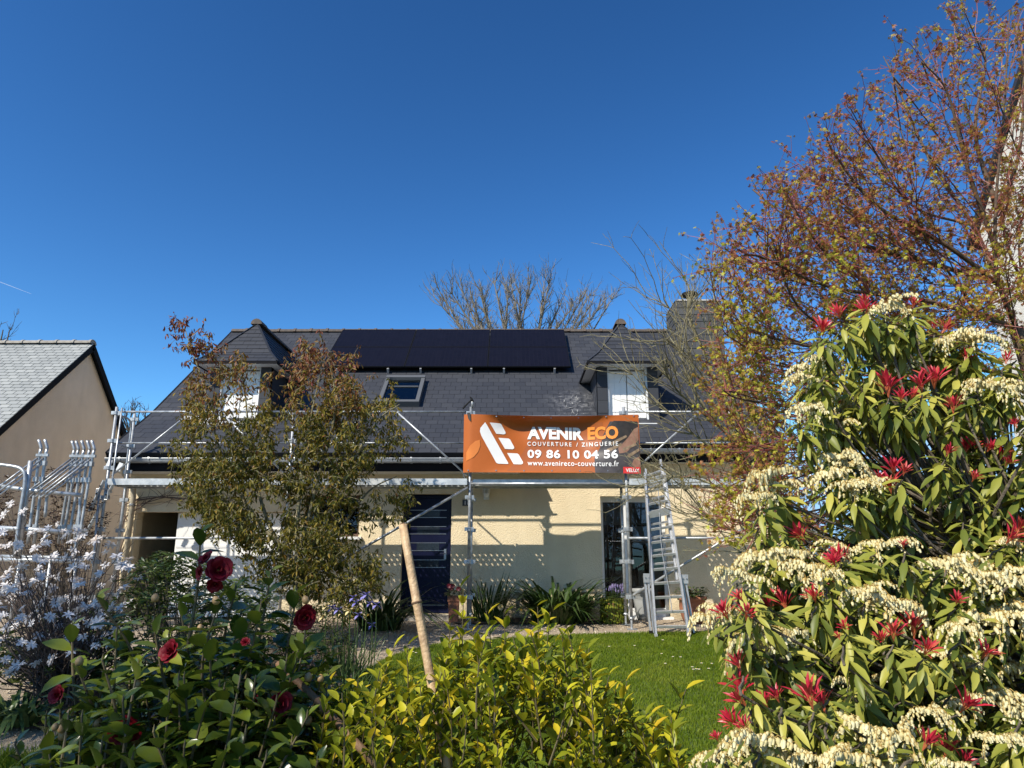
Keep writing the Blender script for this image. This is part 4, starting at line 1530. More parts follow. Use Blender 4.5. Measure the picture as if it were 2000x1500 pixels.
# ------------------------------------------------------------------ ladder
def ladder():
    t0 = Vector((at(1281, 1244, 10.62).x, 10.62, gz(10.62) + .03))
    t1 = Vector((at(1345, 1244, 10.62).x, 10.62, gz(10.62) + .03))
    u0, u1 = at(1259, 924, YO - .10), at(1296, 914, YO - .10)
    root = thing('ladder', 'aluminium extension ladder leaning against the scaffold in front of the patio door', 'ladder', t0)
    def rail(a, b_, nm='rail', w=.028, h=.068):
        MB().bar(a, b_, w, h, (0, 1, 0)).build(nm, M_ALU, root)
    rail(t0, u0)
    rail(t1, u1)
    dvec = (u0 - t0).normalized()
    back = Vector((0, .085, .02))
    # sliding section just behind, slightly narrower
    rail(t0.lerp(u0, .30) + back + Vector((.035, 0, 0)), u0 + back + Vector((.03, 0, .05)))
    rail(t1.lerp(u1, .30) + back + Vector((-.035, 0, 0)), u1 + back + Vector((-.03, 0, .12)))
    ys = [1360, 1215, 1075, 940, 815, 690, 560, 460, 345, 235, 130, 45]
    for k, yy in enumerate(ys):
        f = (1440 - yy) / 1410.0
        # undo perspective crowding: even spacing along the rails
        f = .055 + k * .0815
        a, b_ = t0.lerp(u0, f), t1.lerp(u1, f)
        MB().bar(a + Vector((.01, -.002, 0)), b_ + Vector((-.01, -.002, 0)), .036, .032, (0, -.3, 1)).build('rung', M_ALU, root)
        if 3 < k < 12 and k % 1 == 0:
            MB().bar(a + back + Vector((.045, 0, .06)), b_ + back + Vector((-.045, 0, .06)), .032, .026, (0, -.3, 1)).build('rung', M_ALU, root)
    f = .055 + 8 * .0815
    a, b_ = t0.lerp(u0, f), t1.lerp(u1, f)
    MB().bar(a + Vector((.012, -.03, .03)), b_ + Vector((-.012, -.03, .03)), .012, .10, (0, -.2, 1)).build('bridge_plate', M_ALU, root)
    # folded lower section hinged at the sides
    for (top, bot, sx) in (((1258, 1124), (1271, 1238), -1), ((1331, 1126), (1349, 1236), 1)):
        A, B = at(*top, 10.92), at(*bot, 10.86)
        B.z = gz(B.y) + .03
        for dx in (0, .045):
            MB().bar(A + Vector((dx, .02 * dx, 0)), B + Vector((dx, 0, .02 if dx else 0)), .026, .060, (0, 1, 0)).build('side_leg', M_ALU, root)
        MB().box(A.x - .02, A.x + .085, A.y - .055, A.y - .035, A.z - .10, A.z + .03).build('hinge_plate', M_ALU, root)
        for q in range(2):
            MB().lathe((A.x + .01 + .05 * q, A.y - .055, A.z - .03), [(.010, 0), (.010, .012)], 8, (0, -1, 0)).build('bolt', M_CHROME, root)
        MB().box(B.x - .02, B.x + .022, B.y - .04, B.y + .04, gz(B.y) + .012, B.z + .05).build('rubber_foot', M_BLACK, root)
    for p_ in (t0, t1):
        MB().box(p_.x - .02, p_.x + .02, p_.y - .04, p_.y + .04, gz(p_.y) + .026, p_.z + .04).build('rubber_foot', M_GREYPOT, root)
    # rope down the middle
    mid = [t0.lerp(u0, f_).lerp(t1.lerp(u1, f_), .5 + .06 * math.sin(f_ * 9)) + Vector((0, -.045, 0)) for f_ in np.linspace(.95, .14, 24)]
    MB().tube(mid, .006, 5).build('rope', pbr('rope', (.24, .26, .29), .8), root)
    loose = [t0.lerp(u0, f_) + Vector((-.02 - .03 * math.sin(f_ * 7), -.05, 0)) for f_ in np.linspace(.72, .02, 20)]
    MB().tube(loose, .005, 5).build('rope', pbr('rope_dark', (.10, .12, .15), .8), root)
ladder()

# ------------------------------------------------------------------ stored scaffold frames at the left
def stored_frames():
    Yk = 10.6
    rack = thing('frame_rack', 'galvanised tube rack holding spare scaffold frames at the left', 'rack', at(90, 1160, Yk))
    def rk(name, pts, r=.024):
        MB().tube(pts, r, 8).build(name, M_GALV, rack, True)
    zb = at(90, 1105, Yk).z
    def lo(px, py, Y=Yk):
        return at(px, py, Y)
    rk('hoop', smooth_path([lo(-30, 905, Yk - .3), lo(20, 910, Yk - .3), lo(44, 918, Yk - .3), lo(49, 940, Yk - .3), lo(40, 1000, Yk - .3), lo(28, 1090, Yk - .3)], 4), .026)
    rk('hoop', smooth_path([lo(88, 1010), lo(92, 970), lo(98, 963), lo(120, 964), lo(150, 968), lo(156, 975), lo(152, 1040), lo(144, 1090)], 4), .022)
    rk('rail', [lo(-30, 945, Yk - .1), lo(60, 958, Yk - .1), lo(158, 967, Yk - .1)], .030)
    rk('rail', [lo(-30, 1030, Yk - .2), lo(60, 1034, Yk - .2), lo(140, 1040, Yk - .1)], .034)
    rk('post', [lo(60, 900, Yk - .25), lo(52, 960, Yk - .25), lo(36, 1092, Yk - .25)], .034)
    rk('post', [lo(50, 940, Yk - .2), lo(34, 1092, Yk - .2)], .024)
    for px_ in (-20, 40, 100, 150):
        a = lo(px_, 1090, Yk)
        rk('leg', [a, (a.x, a.y, gz(Yk) + .02)], .026)
    rk('base_rail', [lo(-40, 1092, Yk), lo(160, 1096, Yk)], .03)
    rk('base_rail', [lo(-40, 1086, Yk + .7), lo(160, 1090, Yk + .7)], .03)
    def frame(top, bot, foot, Y, lab):
        t = thing('guard_frame', lab, 'scaffold frame', at(*bot, Y), 'spare scaffold frames in the rack')
        T, B = at(*top, Y), at(*bot, Y)
        d = (T - B).normalized()
        up = [B, B.lerp(T, .5), T, T + Vector((.015, 0, .05)), T + Vector((-.05, 0, .20))]
        MB().tube(smooth_path(up, 4), .0215, 8).build('upright', M_GALV, t, True)
        for k, off in enumerate((.06, .14)):
            Q = at(*foot, Y - .45)
            MB().tube([T - d * off, Q + Vector((0, 0, -off * .8))], .0125, 6).build('diagonal', M_GALV, t, True)
        for f_ in (.12, .3, .82):
            c0 = B.lerp(T, 1 - f_)
            MB().box(c0.x - .03, c0.x + .03, Y - .04, Y + .02, c0.z - .035, c0.z + .035).build('wedge_lug', M_GALV, t)
        MB().box(T.x - .04, T.x + .05, Y - .03, Y + .01, T.z - .06, T.z - .02).build('top_bracket', M_GALV, t)
    for i, x in enumerate((144, 152, 163, 174, 183)):
        frame((x - 1, 886), (x - 30, 1062), (x - 92, 956), Yk + .45 - i * .11, 'spare scaffold frame, %s of the five leaning at the right of the rack' % ('leftmost', 'second', 'middle', 'fourth', 'rightmost')[i])
    for i, x in enumerate((78, 90)):
        frame((x, 884), (x - 24, 1062), (x - 92, 954), Yk + .25 - i * .13, 'spare scaffold frame, %s of the pair at the left of the rack' % ('left', 'right')[i])
stored_frames()
# ------------------------------------------------------------------ plants
CAMP = np.array([0.0, 0.0, EYE])
LEAF_OVAL = leaf_tmpl(.50, .35, .22)
LEAF_LANCE = leaf_tmpl(.27, .35, .22, ((0, 0), (.25, .7), (.55, 1.0), (.8, .62), (1, 0)))
LEAF_SMALL = leaf_tmpl(.34, .3, .30, ((0, 0), (.45, 1.0), (1, 0)))
def palmate():
    v, f = [], []
    for a, ln in ((-68, .62), (-34, .88), (0, 1.0), (34, .88), (68, .62)):
        ca, sa = math.cos(R(a)), math.sin(R(a))
        b = len(v)
        w_ = .13
        v += [(0, 0, 0), (sa * ln * .5 - ca * w_, ca * ln * .5 + sa * w_, -.03), (sa * ln, ca * ln, -.16), (sa * ln * .5 + ca * w_, ca * ln * .5 - sa * w_, -.03)]
        f.append((b, b + 3, b + 2, b + 1))
    return v, f
LEAF_MAPLE = palmate()

def Pv(p):
    return np.array([p[0], p[1], p[2]], float)

# ---- bare back trees behind the ridge
def bare_tree(name, label, base, trunk_top, leaders, r0, mat, twig_n=9, twig_len=1.0, r_tip=.008, group=None, upb=.10):
    t = thing(name, label, 'tree', base, group)
    trunk = MB()
    br = MB()
    trunk.tube(smooth_path([base, Vector(base).lerp(Vector(trunk_top), .5) + Vector((.1, 0, 0)), trunk_top], 4), taper(9, r0, r0 * .62), 8)
    for L_ in leaders:
        tip = Vector(L_)
        st = Vector(trunk_top).lerp(Vector(base), random.uniform(0, .25))
        mid = st.lerp(tip, .5) + Vector((random.uniform(-.3, .3), random.uniform(-.3, .3), -.25 * abs(tip.x - st.x) * .3))
        path = smooth_path([st, mid, tip], 6)
        rr = taper(len(path), r0 * .40, r_tip * 2)
        br.tube(path, rr, 6)
        for k in range(twig_n * 2):
            i = random.randint(3, len(path) - 1)
            d = (path[i] - path[i - 1]).normalized()
            d = (d + Vector((random.gauss(0, .55), random.gauss(0, .55), random.gauss(.25, .4)))).normalized()
            ln = twig_len * random.uniform(.45, 1.1)
            tw_ = limb(path[i], d, ln, 5, .16, upb)
            br.tube(tw_, taper(6, max(rr[i] * .5, r_tip * 1.5), r_tip * .6), 4, False)
            for q in range(4):
                j = random.randint(1, 5)
                d2 = ((tw_[j] - tw_[j - 1]).normalized() + Vector((random.gauss(0, .6), random.gauss(0, .6), random.gauss(.25, .35)))).normalized()
                t3 = limb(tw_[j], d2, ln * random.uniform(.25, .6), 4, .18, upb)
                br.tube(t3, taper(5, r_tip, r_tip * .45), 3, False)
    trunk.build('trunk', mat, t, True)
    tag(br.build('branches', mat, t), kind='stuff')
    return t
lead = []
for k in range(21):
    px = 846 + k * 17.5 + random.uniform(-9, 9)
    hgt = 560 - 12 * math.sin((k + 1) / 18 * math.pi) + random.uniform(-8, 22) + (18 if k in (0, 16, 15) else 0)
    lead.append(at(px, hgt + 10, 27 + random.uniform(-1.5, 1.5)))
c0 = at(1010, 700, 27)
bare_tree('bare_tree', 'wide bare tree rising behind the roof ridge', (c0.x, 27, -.03), (c0.x, 27, at(1010, 740, 27).z), lead, .20, M_BARK_BACK, 22, .95, .0095)
lead = [at(236 + 9 * k + random.uniform(-4, 4), 812 - 12 * math.sin(k / 6 * math.pi) + random.uniform(-6, 6), 30) for k in range(7)]
c0 = at(262, 900, 30)
bare_tree('bare_tree', 'small dark bare tree in the gap between the two houses', (c0.x, 30, -.03), (c0.x, 30, at(262, 862, 30).z), lead, .16, M_BARK, 5, .55, .010)
lead = [at(-30 + 12 * k, 640 + abs(k - 2) * 4, 27) for k in range(5)]
c0 = at(-10, 720, 27)
bare_tree('bare_tree', 'bare treetop showing above the neighbour roof at the left edge', (c0.x, 27, -.03), (c0.x, 27, c0.z), lead, .2, M_BARK, 4, .7, .010)

# ---- lichen-covered bare shrub in front of the right dormer
def bare_shrub():
    base = at(1560, 1180, 8.4)
    base.z = gz(8.4)
    t = thing('bare_apple_tree', 'bare lichened tree with thin twigs in front of the right dormer', 'tree', base)
    mains = [[(1545, 1060), (1480, 900), (1420, 760), (1380, 640), (1335, 540)], [(1540, 1030), (1470, 930), (1370, 860), (1290, 790), (1225, 720)],
             [(1535, 1000), (1450, 820), (1400, 660), (1395, 520)], [(1530, 1040), (1420, 960), (1330, 930), (1240, 950)],
             [(1530, 1010), (1450, 880), (1390, 780), (1340, 700), (1290, 660)], [(1520, 980), (1460, 780), (1440, 640), (1420, 560)],
             [(1530, 1060), (1440, 1040), (1380, 1010), (1320, 1000)], [(1500, 920), (1400, 830), (1330, 770), (1300, 730)], [(1500, 930), (1380, 800), (1330, 690), (1345, 600)],
             [(1530, 1090), (1450, 1080), (1400, 1030), (1340, 960)], [(1480, 880), (1400, 750), (1350, 640), (1260, 570)], [(1520, 960), (1500, 760), (1480, 620)]]
    tr = MB()
    tr.tube(smooth_path([base, at(1552, 1120, 8.4), at(1540, 1040, 8.4), at(1510, 950, 8.4)], 4), taper(13, .075, .038), 8)
    tr.build('trunk', M_BARK_PALE, t, True)
    br = MB()
    for m in mains:
        y0 = 8.4
        dy = random.uniform(-.8, .8)
        path = smooth_path([at(p[0], p[1], y0 + dy * i / (len(m) - 1)) for i, p in enumerate(m)], 6)
        rr = taper(len(path), .022, .0045)
        br.tube(path, rr, 6)
        for k in range(24):
            i = random.randint(4, len(path) - 1)
            d = ((path[i] - path[i - 1]).normalized() + Vector((random.gauss(0, .5), random.gauss(0, .5), random.gauss(.15, .5)))).normalized()
            tw_ = limb(path[i], d, random.uniform(.30, 1.0), 6, .12, .03)
            br.tube(tw_, taper(7, max(.0065, rr[i] * .5), .0026), 4, False)
            for q in range(4):
                j = random.randint(1, 6)
                d2 = ((tw_[j] - tw_[j - 1]).normalized() + Vector((random.gauss(0, .6), random.gauss(0, .6), random.gauss(.2, .5)))).normalized()
                br.tube(limb(tw_[j], d2, random.uniform(.08, .32), 4, .12, .03), taper(5, .0040, .0022), 3, False)
    tag(br.build('branches', M_BARK_PALE, t), kind='stuff')
bare_shrub()

# ---- red-stemmed maple at the right
def maple():
    Y0 = 6.4
    base = at(2080, 1250, Y0)
    base.z = gz(Y0)
    t = thing('maple_tree', 'coral-stemmed maple with young yellow-green and bronze leaves at the right', 'tree', base)
    fork = at(1985, 640, Y0)
    tr = MB()
    tr.tube(smooth_path([base, at(2060, 1000, Y0), at(2020, 760, Y0), fork], 5), taper(16, .10, .06), 10)
    tr.tube(smooth_path([at(2045, 900, Y0), at(2080, 600, Y0 + .3), at(2075, 200, Y0 + .3), at(2060, -60, Y0)], 5), taper(16, .06, .015), 8)
    mains = [[(1985, 640), (1948, 540), (1945, 400), (1962, 200), (1972, 20)], [(1960, 575), (1900, 440), (1810, 300), (1745, 150), (1725, 110)],
             [(1955, 560), (1850, 480), (1710, 400), (1630, 300), (1610, 255)], [(1950, 550), (1800, 510), (1640, 460), (1530, 380), (1470, 370)],
             [(1985, 640), (1820, 590), (1620, 560), (1480, 500), (1425, 510)], [(2010, 740), (1800, 700), (1600, 680), (1450, 640), (1405, 600)],
             [(2030, 830), (1800, 800), (1600, 800), (1450, 780), (1410, 760)], [(2045, 900), (1800, 900), (1600, 920), (1480, 930), (1400, 960)],
             [(1950, 500), (1890, 330), (1850, 180), (1800, 120)], [(1948, 420), (1990, 300), (2000, 150), (1990, 60)], [(1945, 400), (1905, 260), (1925, 120), (1900, 60)],
             [(1900, 440), (1780, 400), (1700, 280), (1660, 210)], [(1850, 480), (1750, 350), (1690, 330)], [(1800, 510), (1650, 400), (1560, 320)],
             [(1700, 690), (1560, 600), (1500, 440)], [(1700, 560), (1600, 480), (1520, 350)], [(2020, 780), (1750, 740), (1560, 720), (1440, 700)],
             [(1800, 800), (1650, 860), (1500, 880), (1430, 860)], [(1800, 900), (1650, 980), (1520, 1010), (1440, 1020)], [(1985, 640), (1900, 610), (1760, 640), (1640, 620)],
             [(2010, 640), (1990, 480), (2010, 380)], [(2000, 560), (1960, 450), (1985, 330)], [(2040, 860), (1900, 760), (1750, 650), (1690, 560)], [(1900, 600), (1800, 450), (1790, 380)]]
    mains += [[(2060, 700), (2200, 500), (2350, 350)], [(2060, 500), (2250, 250), (2400, 150)], [(2050, 850), (2250, 750), (2450, 650)], [(2075, 300), (2200, 80), (2300, -60)], [(2045, 800), (2200, 640), (2300, 600)], [(2060, 420), (2180, 380), (2330, 420)]]
    big = MB()
    tw = MB()
    LP, LD, LT = [], [], []
    OY = [-100, 0, 60, 130, 250, 330, 420, 520, 620, 720, 860, 1000, 1100]
    OX = [2000, 1915, 1800, 1715, 1625, 1520, 1440, 1400, 1392, 1400, 1388, 1385, 1420]
    crown_pts = []
    for py_ in range(20, 1080, 72):
        x_min = float(np.interp(py_, OY, OX))
        px_ = x_min + random.uniform(15, 40)
        while px_ < 2000:
            if not (px_ > 1620 and py_ > 700):
                crown_pts.append((px_ + random.uniform(-18, 18), py_ + random.uniform(-18, 18)))
            px_ += 100 if py_ < 430 else 60
    for tp_ in crown_pts:
        src = min(mains[:24], key=lambda m_: min(math.hypot(q[0] - tp_[0], q[1] - tp_[1]) for q in m_[1:]) + random.uniform(0, 60))
        st_ = min(src, key=lambda q: abs(math.hypot(q[0] - tp_[0], q[1] - tp_[1]) - 170))
        mains.append([st_, ((st_[0] + tp_[0]) / 2 + random.uniform(-15, 15), (st_[1] + tp_[1]) / 2 + random.uniform(0, 25)), tp_])
    def outside(q_):
        q_ = q_ - Vector((0, 0, EYE))
        dep = q_.y * _c + q_.z * _s
        px_, py_ = 1000 + FPX * q_.x / dep, 750 - FPX * (q_.z * _c - q_.y * _s) / dep
        return px_ - float(np.interp(py_, OY, OX))
    for mi, m in enumerate(mains):
        dy = random.uniform(-1.0, 1.0)
        path = smooth_path([at(p[0], p[1], Y0 + dy * (i / (len(m) - 1)) ** .8) for i, p in enumerate(m)], 6)
        rr = taper(len(path), .026 if mi < 11 else .014 if mi < 24 else .008, .004)
        big.tube(path, rr, 6)
        green = random.uniform(-.12, .18)
        for k in range(int(len(path) * (.9 if mi < 24 else .32 if m[-1][1] < 430 else .80))):
            i = random.randint(max(3, len(path) // 4), len(path) - 1)
            d = ((path[i] - path[i - 1]).normalized() * .8 + Vector((random.gauss(0, .55), random.gauss(0, .55), random.gauss(.12, .45)))).normalized()
            s1 = limb(path[i], d, random.uniform(.30, .75), 6, .11, .02)
            if min(outside(q_) for q_ in s1) < -abs(random.gauss(0, 20)):
                continue
            tw.tube(s1, taper(7, .0048, .0024), 4, False)
            for q in range(6):
                j = random.randint(2, 6)
                d2 = ((s1[j] - s1[j - 1]).normalized() + Vector((random.gauss(0, .55), random.gauss(0, .55), random.gauss(.05, .4)))).normalized()
                s2 = limb(s1[j], d2, random.uniform(.10, .28), 3, .12, 0)
                tw.tube(s2, taper(4, .0032, .0018), 3, False)
                for z in range(3):
                    p = s2[random.randint(1, 3)]
                    for w_ in range(2):
                        LP.append(Pv(p) + rng.normal(0, .012, 3))
                        LD.append((random.gauss(0, .7), random.gauss(0, .7), random.gauss(-.55, .5)))
                        LT.append(min(1, max(0, random.gauss(.50 + green + (.14 if p.z < 3.4 else -.10), .27))))
    tr.build('trunk', M_BARK_MAPLE, t, True)
    tag(big.build('branches', M_BARK_MAPLE, t, True), kind='stuff')
    tag(tw.build('twigs', M_CORAL, t), kind='stuff')
    n = len(LP)
    mat = tinted('maple_leaf', [(0, (.28, .065, .045)), (.3, (.35, .140, .045)), (.6, (.37, .255, .040)), (.82, (.44, .40, .040)), (1, (.50, .50, .05))], .5, .42, .3)
    tag(swarm('crown', LEAF_MAPLE, LP, LD, np.array(rnd_dirs(n)) + [0, -.6, .5], rng.uniform(.020, .043, n), LT, mat, t), kind='stuff')
maple()

# ---- olive-leaved small tree in front of the house
def front_tree():
    Y0 = 9.7
    base = at(585, 1190, Y0)
    base.z = gz(Y0)
    t = thing('evergreen_tree', 'small multi-stemmed tree with drooping olive and bronze leaves before the garage', 'tree', base)
    stems = [[(585, 1190), (580, 1080), (585, 960), (600, 850), (628, 720)], [(580, 1150), (520, 1010), (492, 900), (480, 780), (470, 705)],
             [(588, 1130), (640, 1010), (690, 900), (740, 820), (780, 790)], [(580, 1100), (490, 1000), (430, 880), (400, 760), (360, 640)], [(585, 1080), (620, 940), (655, 800), (640, 690)],
             [(590, 1140), (660, 1040), (720, 960), (775, 930)]]
    tr = MB()
    for i, m in enumerate(stems):
        path = smooth_path([at(p[0], p[1], Y0 + (0.45 if i % 2 else -.35) * k / 4) for k, p in enumerate(m)], 6)
        tr.tube(path, taper(len(path), .042 if i == 0 else .030, .006), 7)
    # clumps: (px, py, rx, ry, weight) in the crown, depth about +-.6 m
    clumps = [(470, 740, 50, 40, 1.0), (430, 800, 60, 45, 1.0), (390, 870, 55, 50, 1.2), (450, 880, 70, 60, 1.5), (500, 860, 50, 60, 1.1), (400, 950, 60, 55, 1.2), (470, 970, 70, 70, 1.5),
              (600, 700, 45, 35, .9), (640, 700, 40, 40, .9), (620, 770, 60, 50, 1.2), (680, 780, 60, 45, 1.0), (740, 800, 50, 40, .9), (770, 830, 30, 40, .5), (600, 860, 60, 60, 1.4), (670, 870, 70, 60, 1.4),
              (720, 880, 45, 55, .8), (600, 950, 55, 60, 1.2), (660, 950, 50, 50, .9), (540, 930, 40, 60, .7), (480, 1050, 60, 50, 1.0), (540, 1080, 60, 60, 1.1), (610, 1030, 50, 60, 1.0), (640, 1090, 60, 50, 1.4), (690, 1100, 40, 45, 1.0),
              (600, 1130, 80, 40, 1.2), (720, 980, 40, 35, .35), (755, 960, 35, 35, .25), (440, 1010, 50, 40, .7), (560, 1020, 40, 40, .6), (660, 1150, 60, 30, .8),
              (350, 640, 14, 30, .22), (372, 665, 16, 24, .22), (402, 660, 12, 24, .18), (395, 690, 26, 14, .18), (420, 735, 40, 25, .5), (560, 740, 22, 30, .3), (520, 780, 25, 30, .3)]
    LP, LD, LT = [], [], []
    for (cx, cy, rx, ry, wt) in clumps:
        red = np.clip((880 - cy) / 260, 0, 1)
        if cx > 690:
            red *= .45
        subs = []
        for k in range(max(3, int(7 * wt))):
            a, rr = random.uniform(0, 6.283), math.sqrt(random.random())
            subs.append((cx + math.cos(a) * rr * rx, cy + math.sin(a) * rr * ry))
        for k in range(int((84 if cy < 850 else 116) * wt)):
            sx_, sy_ = random.choice(subs)
            px, py = random.gauss(sx_, 13), random.gauss(sy_, 13) + abs(random.gauss(0, 10))
            if abs(px - 548 + (py - 800) * .05) < 14 and py < 930 and random.random() < .8:
                continue
            c = at(px, py, Y0 + random.gauss(0, .38) * (1.0 if wt > .4 else .2))
            d = Vector((random.gauss(0, .6), random.gauss(0, .6), random.gauss(.2, .5))).normalized()
            s1 = limb(c, d, random.uniform(.10, .22), 3, .15, -.05)
            tr.tube(s1, taper(4, .004, .002), 3, False)
            for j in range(9):
                p = s1[random.randint(1, 3)]
                LP.append(Pv(p) + rng.normal(0, .018, 3))
                LD.append((random.gauss(0, .55), random.gauss(0, .55), random.gauss(-.75, .35)))
                LT.append(float(np.clip(red * .66 + random.gauss(.21, .16), 0, 1)))
    tag(tr.build('trunk', M_BARK_PALE, t), kind='stuff')
    n = len(LP)
    mat = tinted('olive_leaf', [(0, (.045, .058, .010)), (.2, (.125, .118, .014)), (.42, (.235, .170, .022)), (.65, (.20, .085, .028)), (1, (.17, .038, .034))], .5, .28, .25)
    tag(swarm('crown', LEAF_LANCE, LP, LD, rnd_dirs(n) + np.array([0, -.5, .5]), rng.uniform(.052, .088, n), LT, mat, t, W=np.full(n, 1.15)), kind='stuff')
front_tree()

# ---- pieris at the right, close to the camera
M_PIERIS = tinted('pieris_leaf', [(0, (.055, .085, .015)), (.35, (.165, .195, .032)), (.7, (.34, .34, .058)), (1, (.50, .46, .10))], .42, .30, .3, .25)
M_PRED = tinted('pieris_young_leaf', [(0, (.38, .012, .035)), (.5, (.54, .028, .055)), (1, (.60, .17, .075))], .38, .30, .5, .3)
M_PSTALK = pbr('pieris_stalk', (.36, .16, .045), .6, (.25, .11, .04), 12)
M_BELL = tinted('pieris_bell', [(0, (.52, .34, .09)), (.35, (.74, .65, .33)), (1, (.84, .79, .53))], .5, .30, .2, .12)
def bell_tmpl():
    v, f = [], []
    prof = [(.10, 0), (.34, -.22), (.38, -.62), (.21, -1.05), (.28, -1.17)]
    n = 5
    for r_, h in prof:
        for k in range(n):
            a = 2 * math.pi * k / n
            v.append((r_ * math.cos(a), h, r_ * math.sin(a)))
    for i in range(len(prof) - 1):
        for k in range(n):
            k2 = (k + 1) % n
            f.append((i * n + k, i * n + k2, (i + 1) * n + k2, (i + 1) * n + k))
    f.append(tuple(range(n)))
    return v, f
BELL = bell_tmpl()
def cluster_mesh(seed):
    """a spray of drooping racemes, unit about 1 wide, hung from the origin"""
    r_ = random.Random(seed)
    stalks = MB()
    P, D, S, T = [], [], [], []
    for q in range(9):
        a = r_.gauss(0, .75) + (math.pi if q % 2 else 0)
        out = r_.uniform(.28, .74)
        fall = r_.uniform(.15, .60)
        nb = 7 + int(out * 14)
        rac = []
        for k in range(nb):
            t_ = (k + 1) / nb
            x, y = math.cos(a) * out * t_ ** .8, math.sin(a) * out * t_ ** .8
            z = .16 * math.sin(t_ * 2.2) - fall * t_ ** 2.2 - (.03 if k % 2 else 0)
            rac.append((x, y, z + .012))
            P.append((x + r_.gauss(0, .018), y + r_.gauss(0, .018), z + r_.gauss(0, .015)))
            D.append((r_.gauss(0, .25), r_.gauss(0, .25), 1))
            S.append(r_.uniform(.062, .112) * (1.15 - .4 * t_))
            T.append(r_.uniform(.35, 1) * (.35 if r_.random() < .08 else 1))
        stalks.tube([(0, 0, -.03)] + rac, .007, 4, False)
    tv, tf = np.array(BELL[0]), BELL[1]
    X, Dn, N = basis(np.array(D), np.array([[.3, .9, .1]]))
    V = np.array(P)[:, None] + np.array(S)[:, None, None] * (tv[None, :, 0:1] * X[:, None] + tv[None, :, 1:2] * Dn[:, None] + tv[None, :, 2:3] * N[:, None])
    n, k = len(P), len(tv)
    F = []
    for size in (4, 5):
        fa = np.asarray([f for f in tf if len(f) == size])
        F.append((fa[None] + (np.arange(n) * k)[:, None, None]).reshape(-1, size))
    V = V.reshape(-1, 3)
    F[0] = np.concatenate([F[0], np.asarray(stalks.f) + len(V)])
    tint = np.concatenate([(np.array(T)[:, None] * np.repeat([.0, .55, 1, 1, .8], 5)[None]).ravel(), np.zeros(len(stalks.v))])
    me = fast_mesh('flower_cluster', np.concatenate([V, np.asarray(stalks.v, float)]), F, tint, True)
    me.materials.append(M_BELL)
    return me
CLUSTERS = [cluster_mesh(s) for s in (1, 2, 3, 4, 5)]
def shoot_mesh(seed):
    """a tuft of upright narrow red leaves on short orange stalks, unit about 1 high"""
    r_ = random.Random(seed)
    tv, tf = LEAF_LANCE
    mb = MB()
    for q in range(20):
        a = q * 2.4 + r_.uniform(-.2, .2)
        tilt = .12 + .75 * (q / 20) + r_.uniform(-.08, .08)
        d = Vector((math.cos(a) * math.sin(tilt), math.sin(a) * math.sin(tilt), math.cos(tilt)))
        x = d.cross(Vector((0, 0, 1))).normalized()
        nn = x.cross(d)
        ln = r_.uniform(.38, .72)
        o = d * r_.uniform(.12, .38)
        mb.cur = r_.uniform(0, .65)
        mb.add([o + x * (p[0] * ln * .85) + d * (p[1] * ln) + nn * (p[2] * ln) for p in tv], tf)
    mb.cur = 1.0
    for q in range(7):
        a = q * 2 * math.pi / 7
        mb.tube([(0, 0, -.15), (math.cos(a) * .10, math.sin(a) * .10, .25)], .018, 4, False)
    me = mb.mesh('young_shoot')
    me.materials.append(M_PRED)
    return me
SHOOTS = [shoot_mesh(s) for s in (11, 12, 13, 14)]
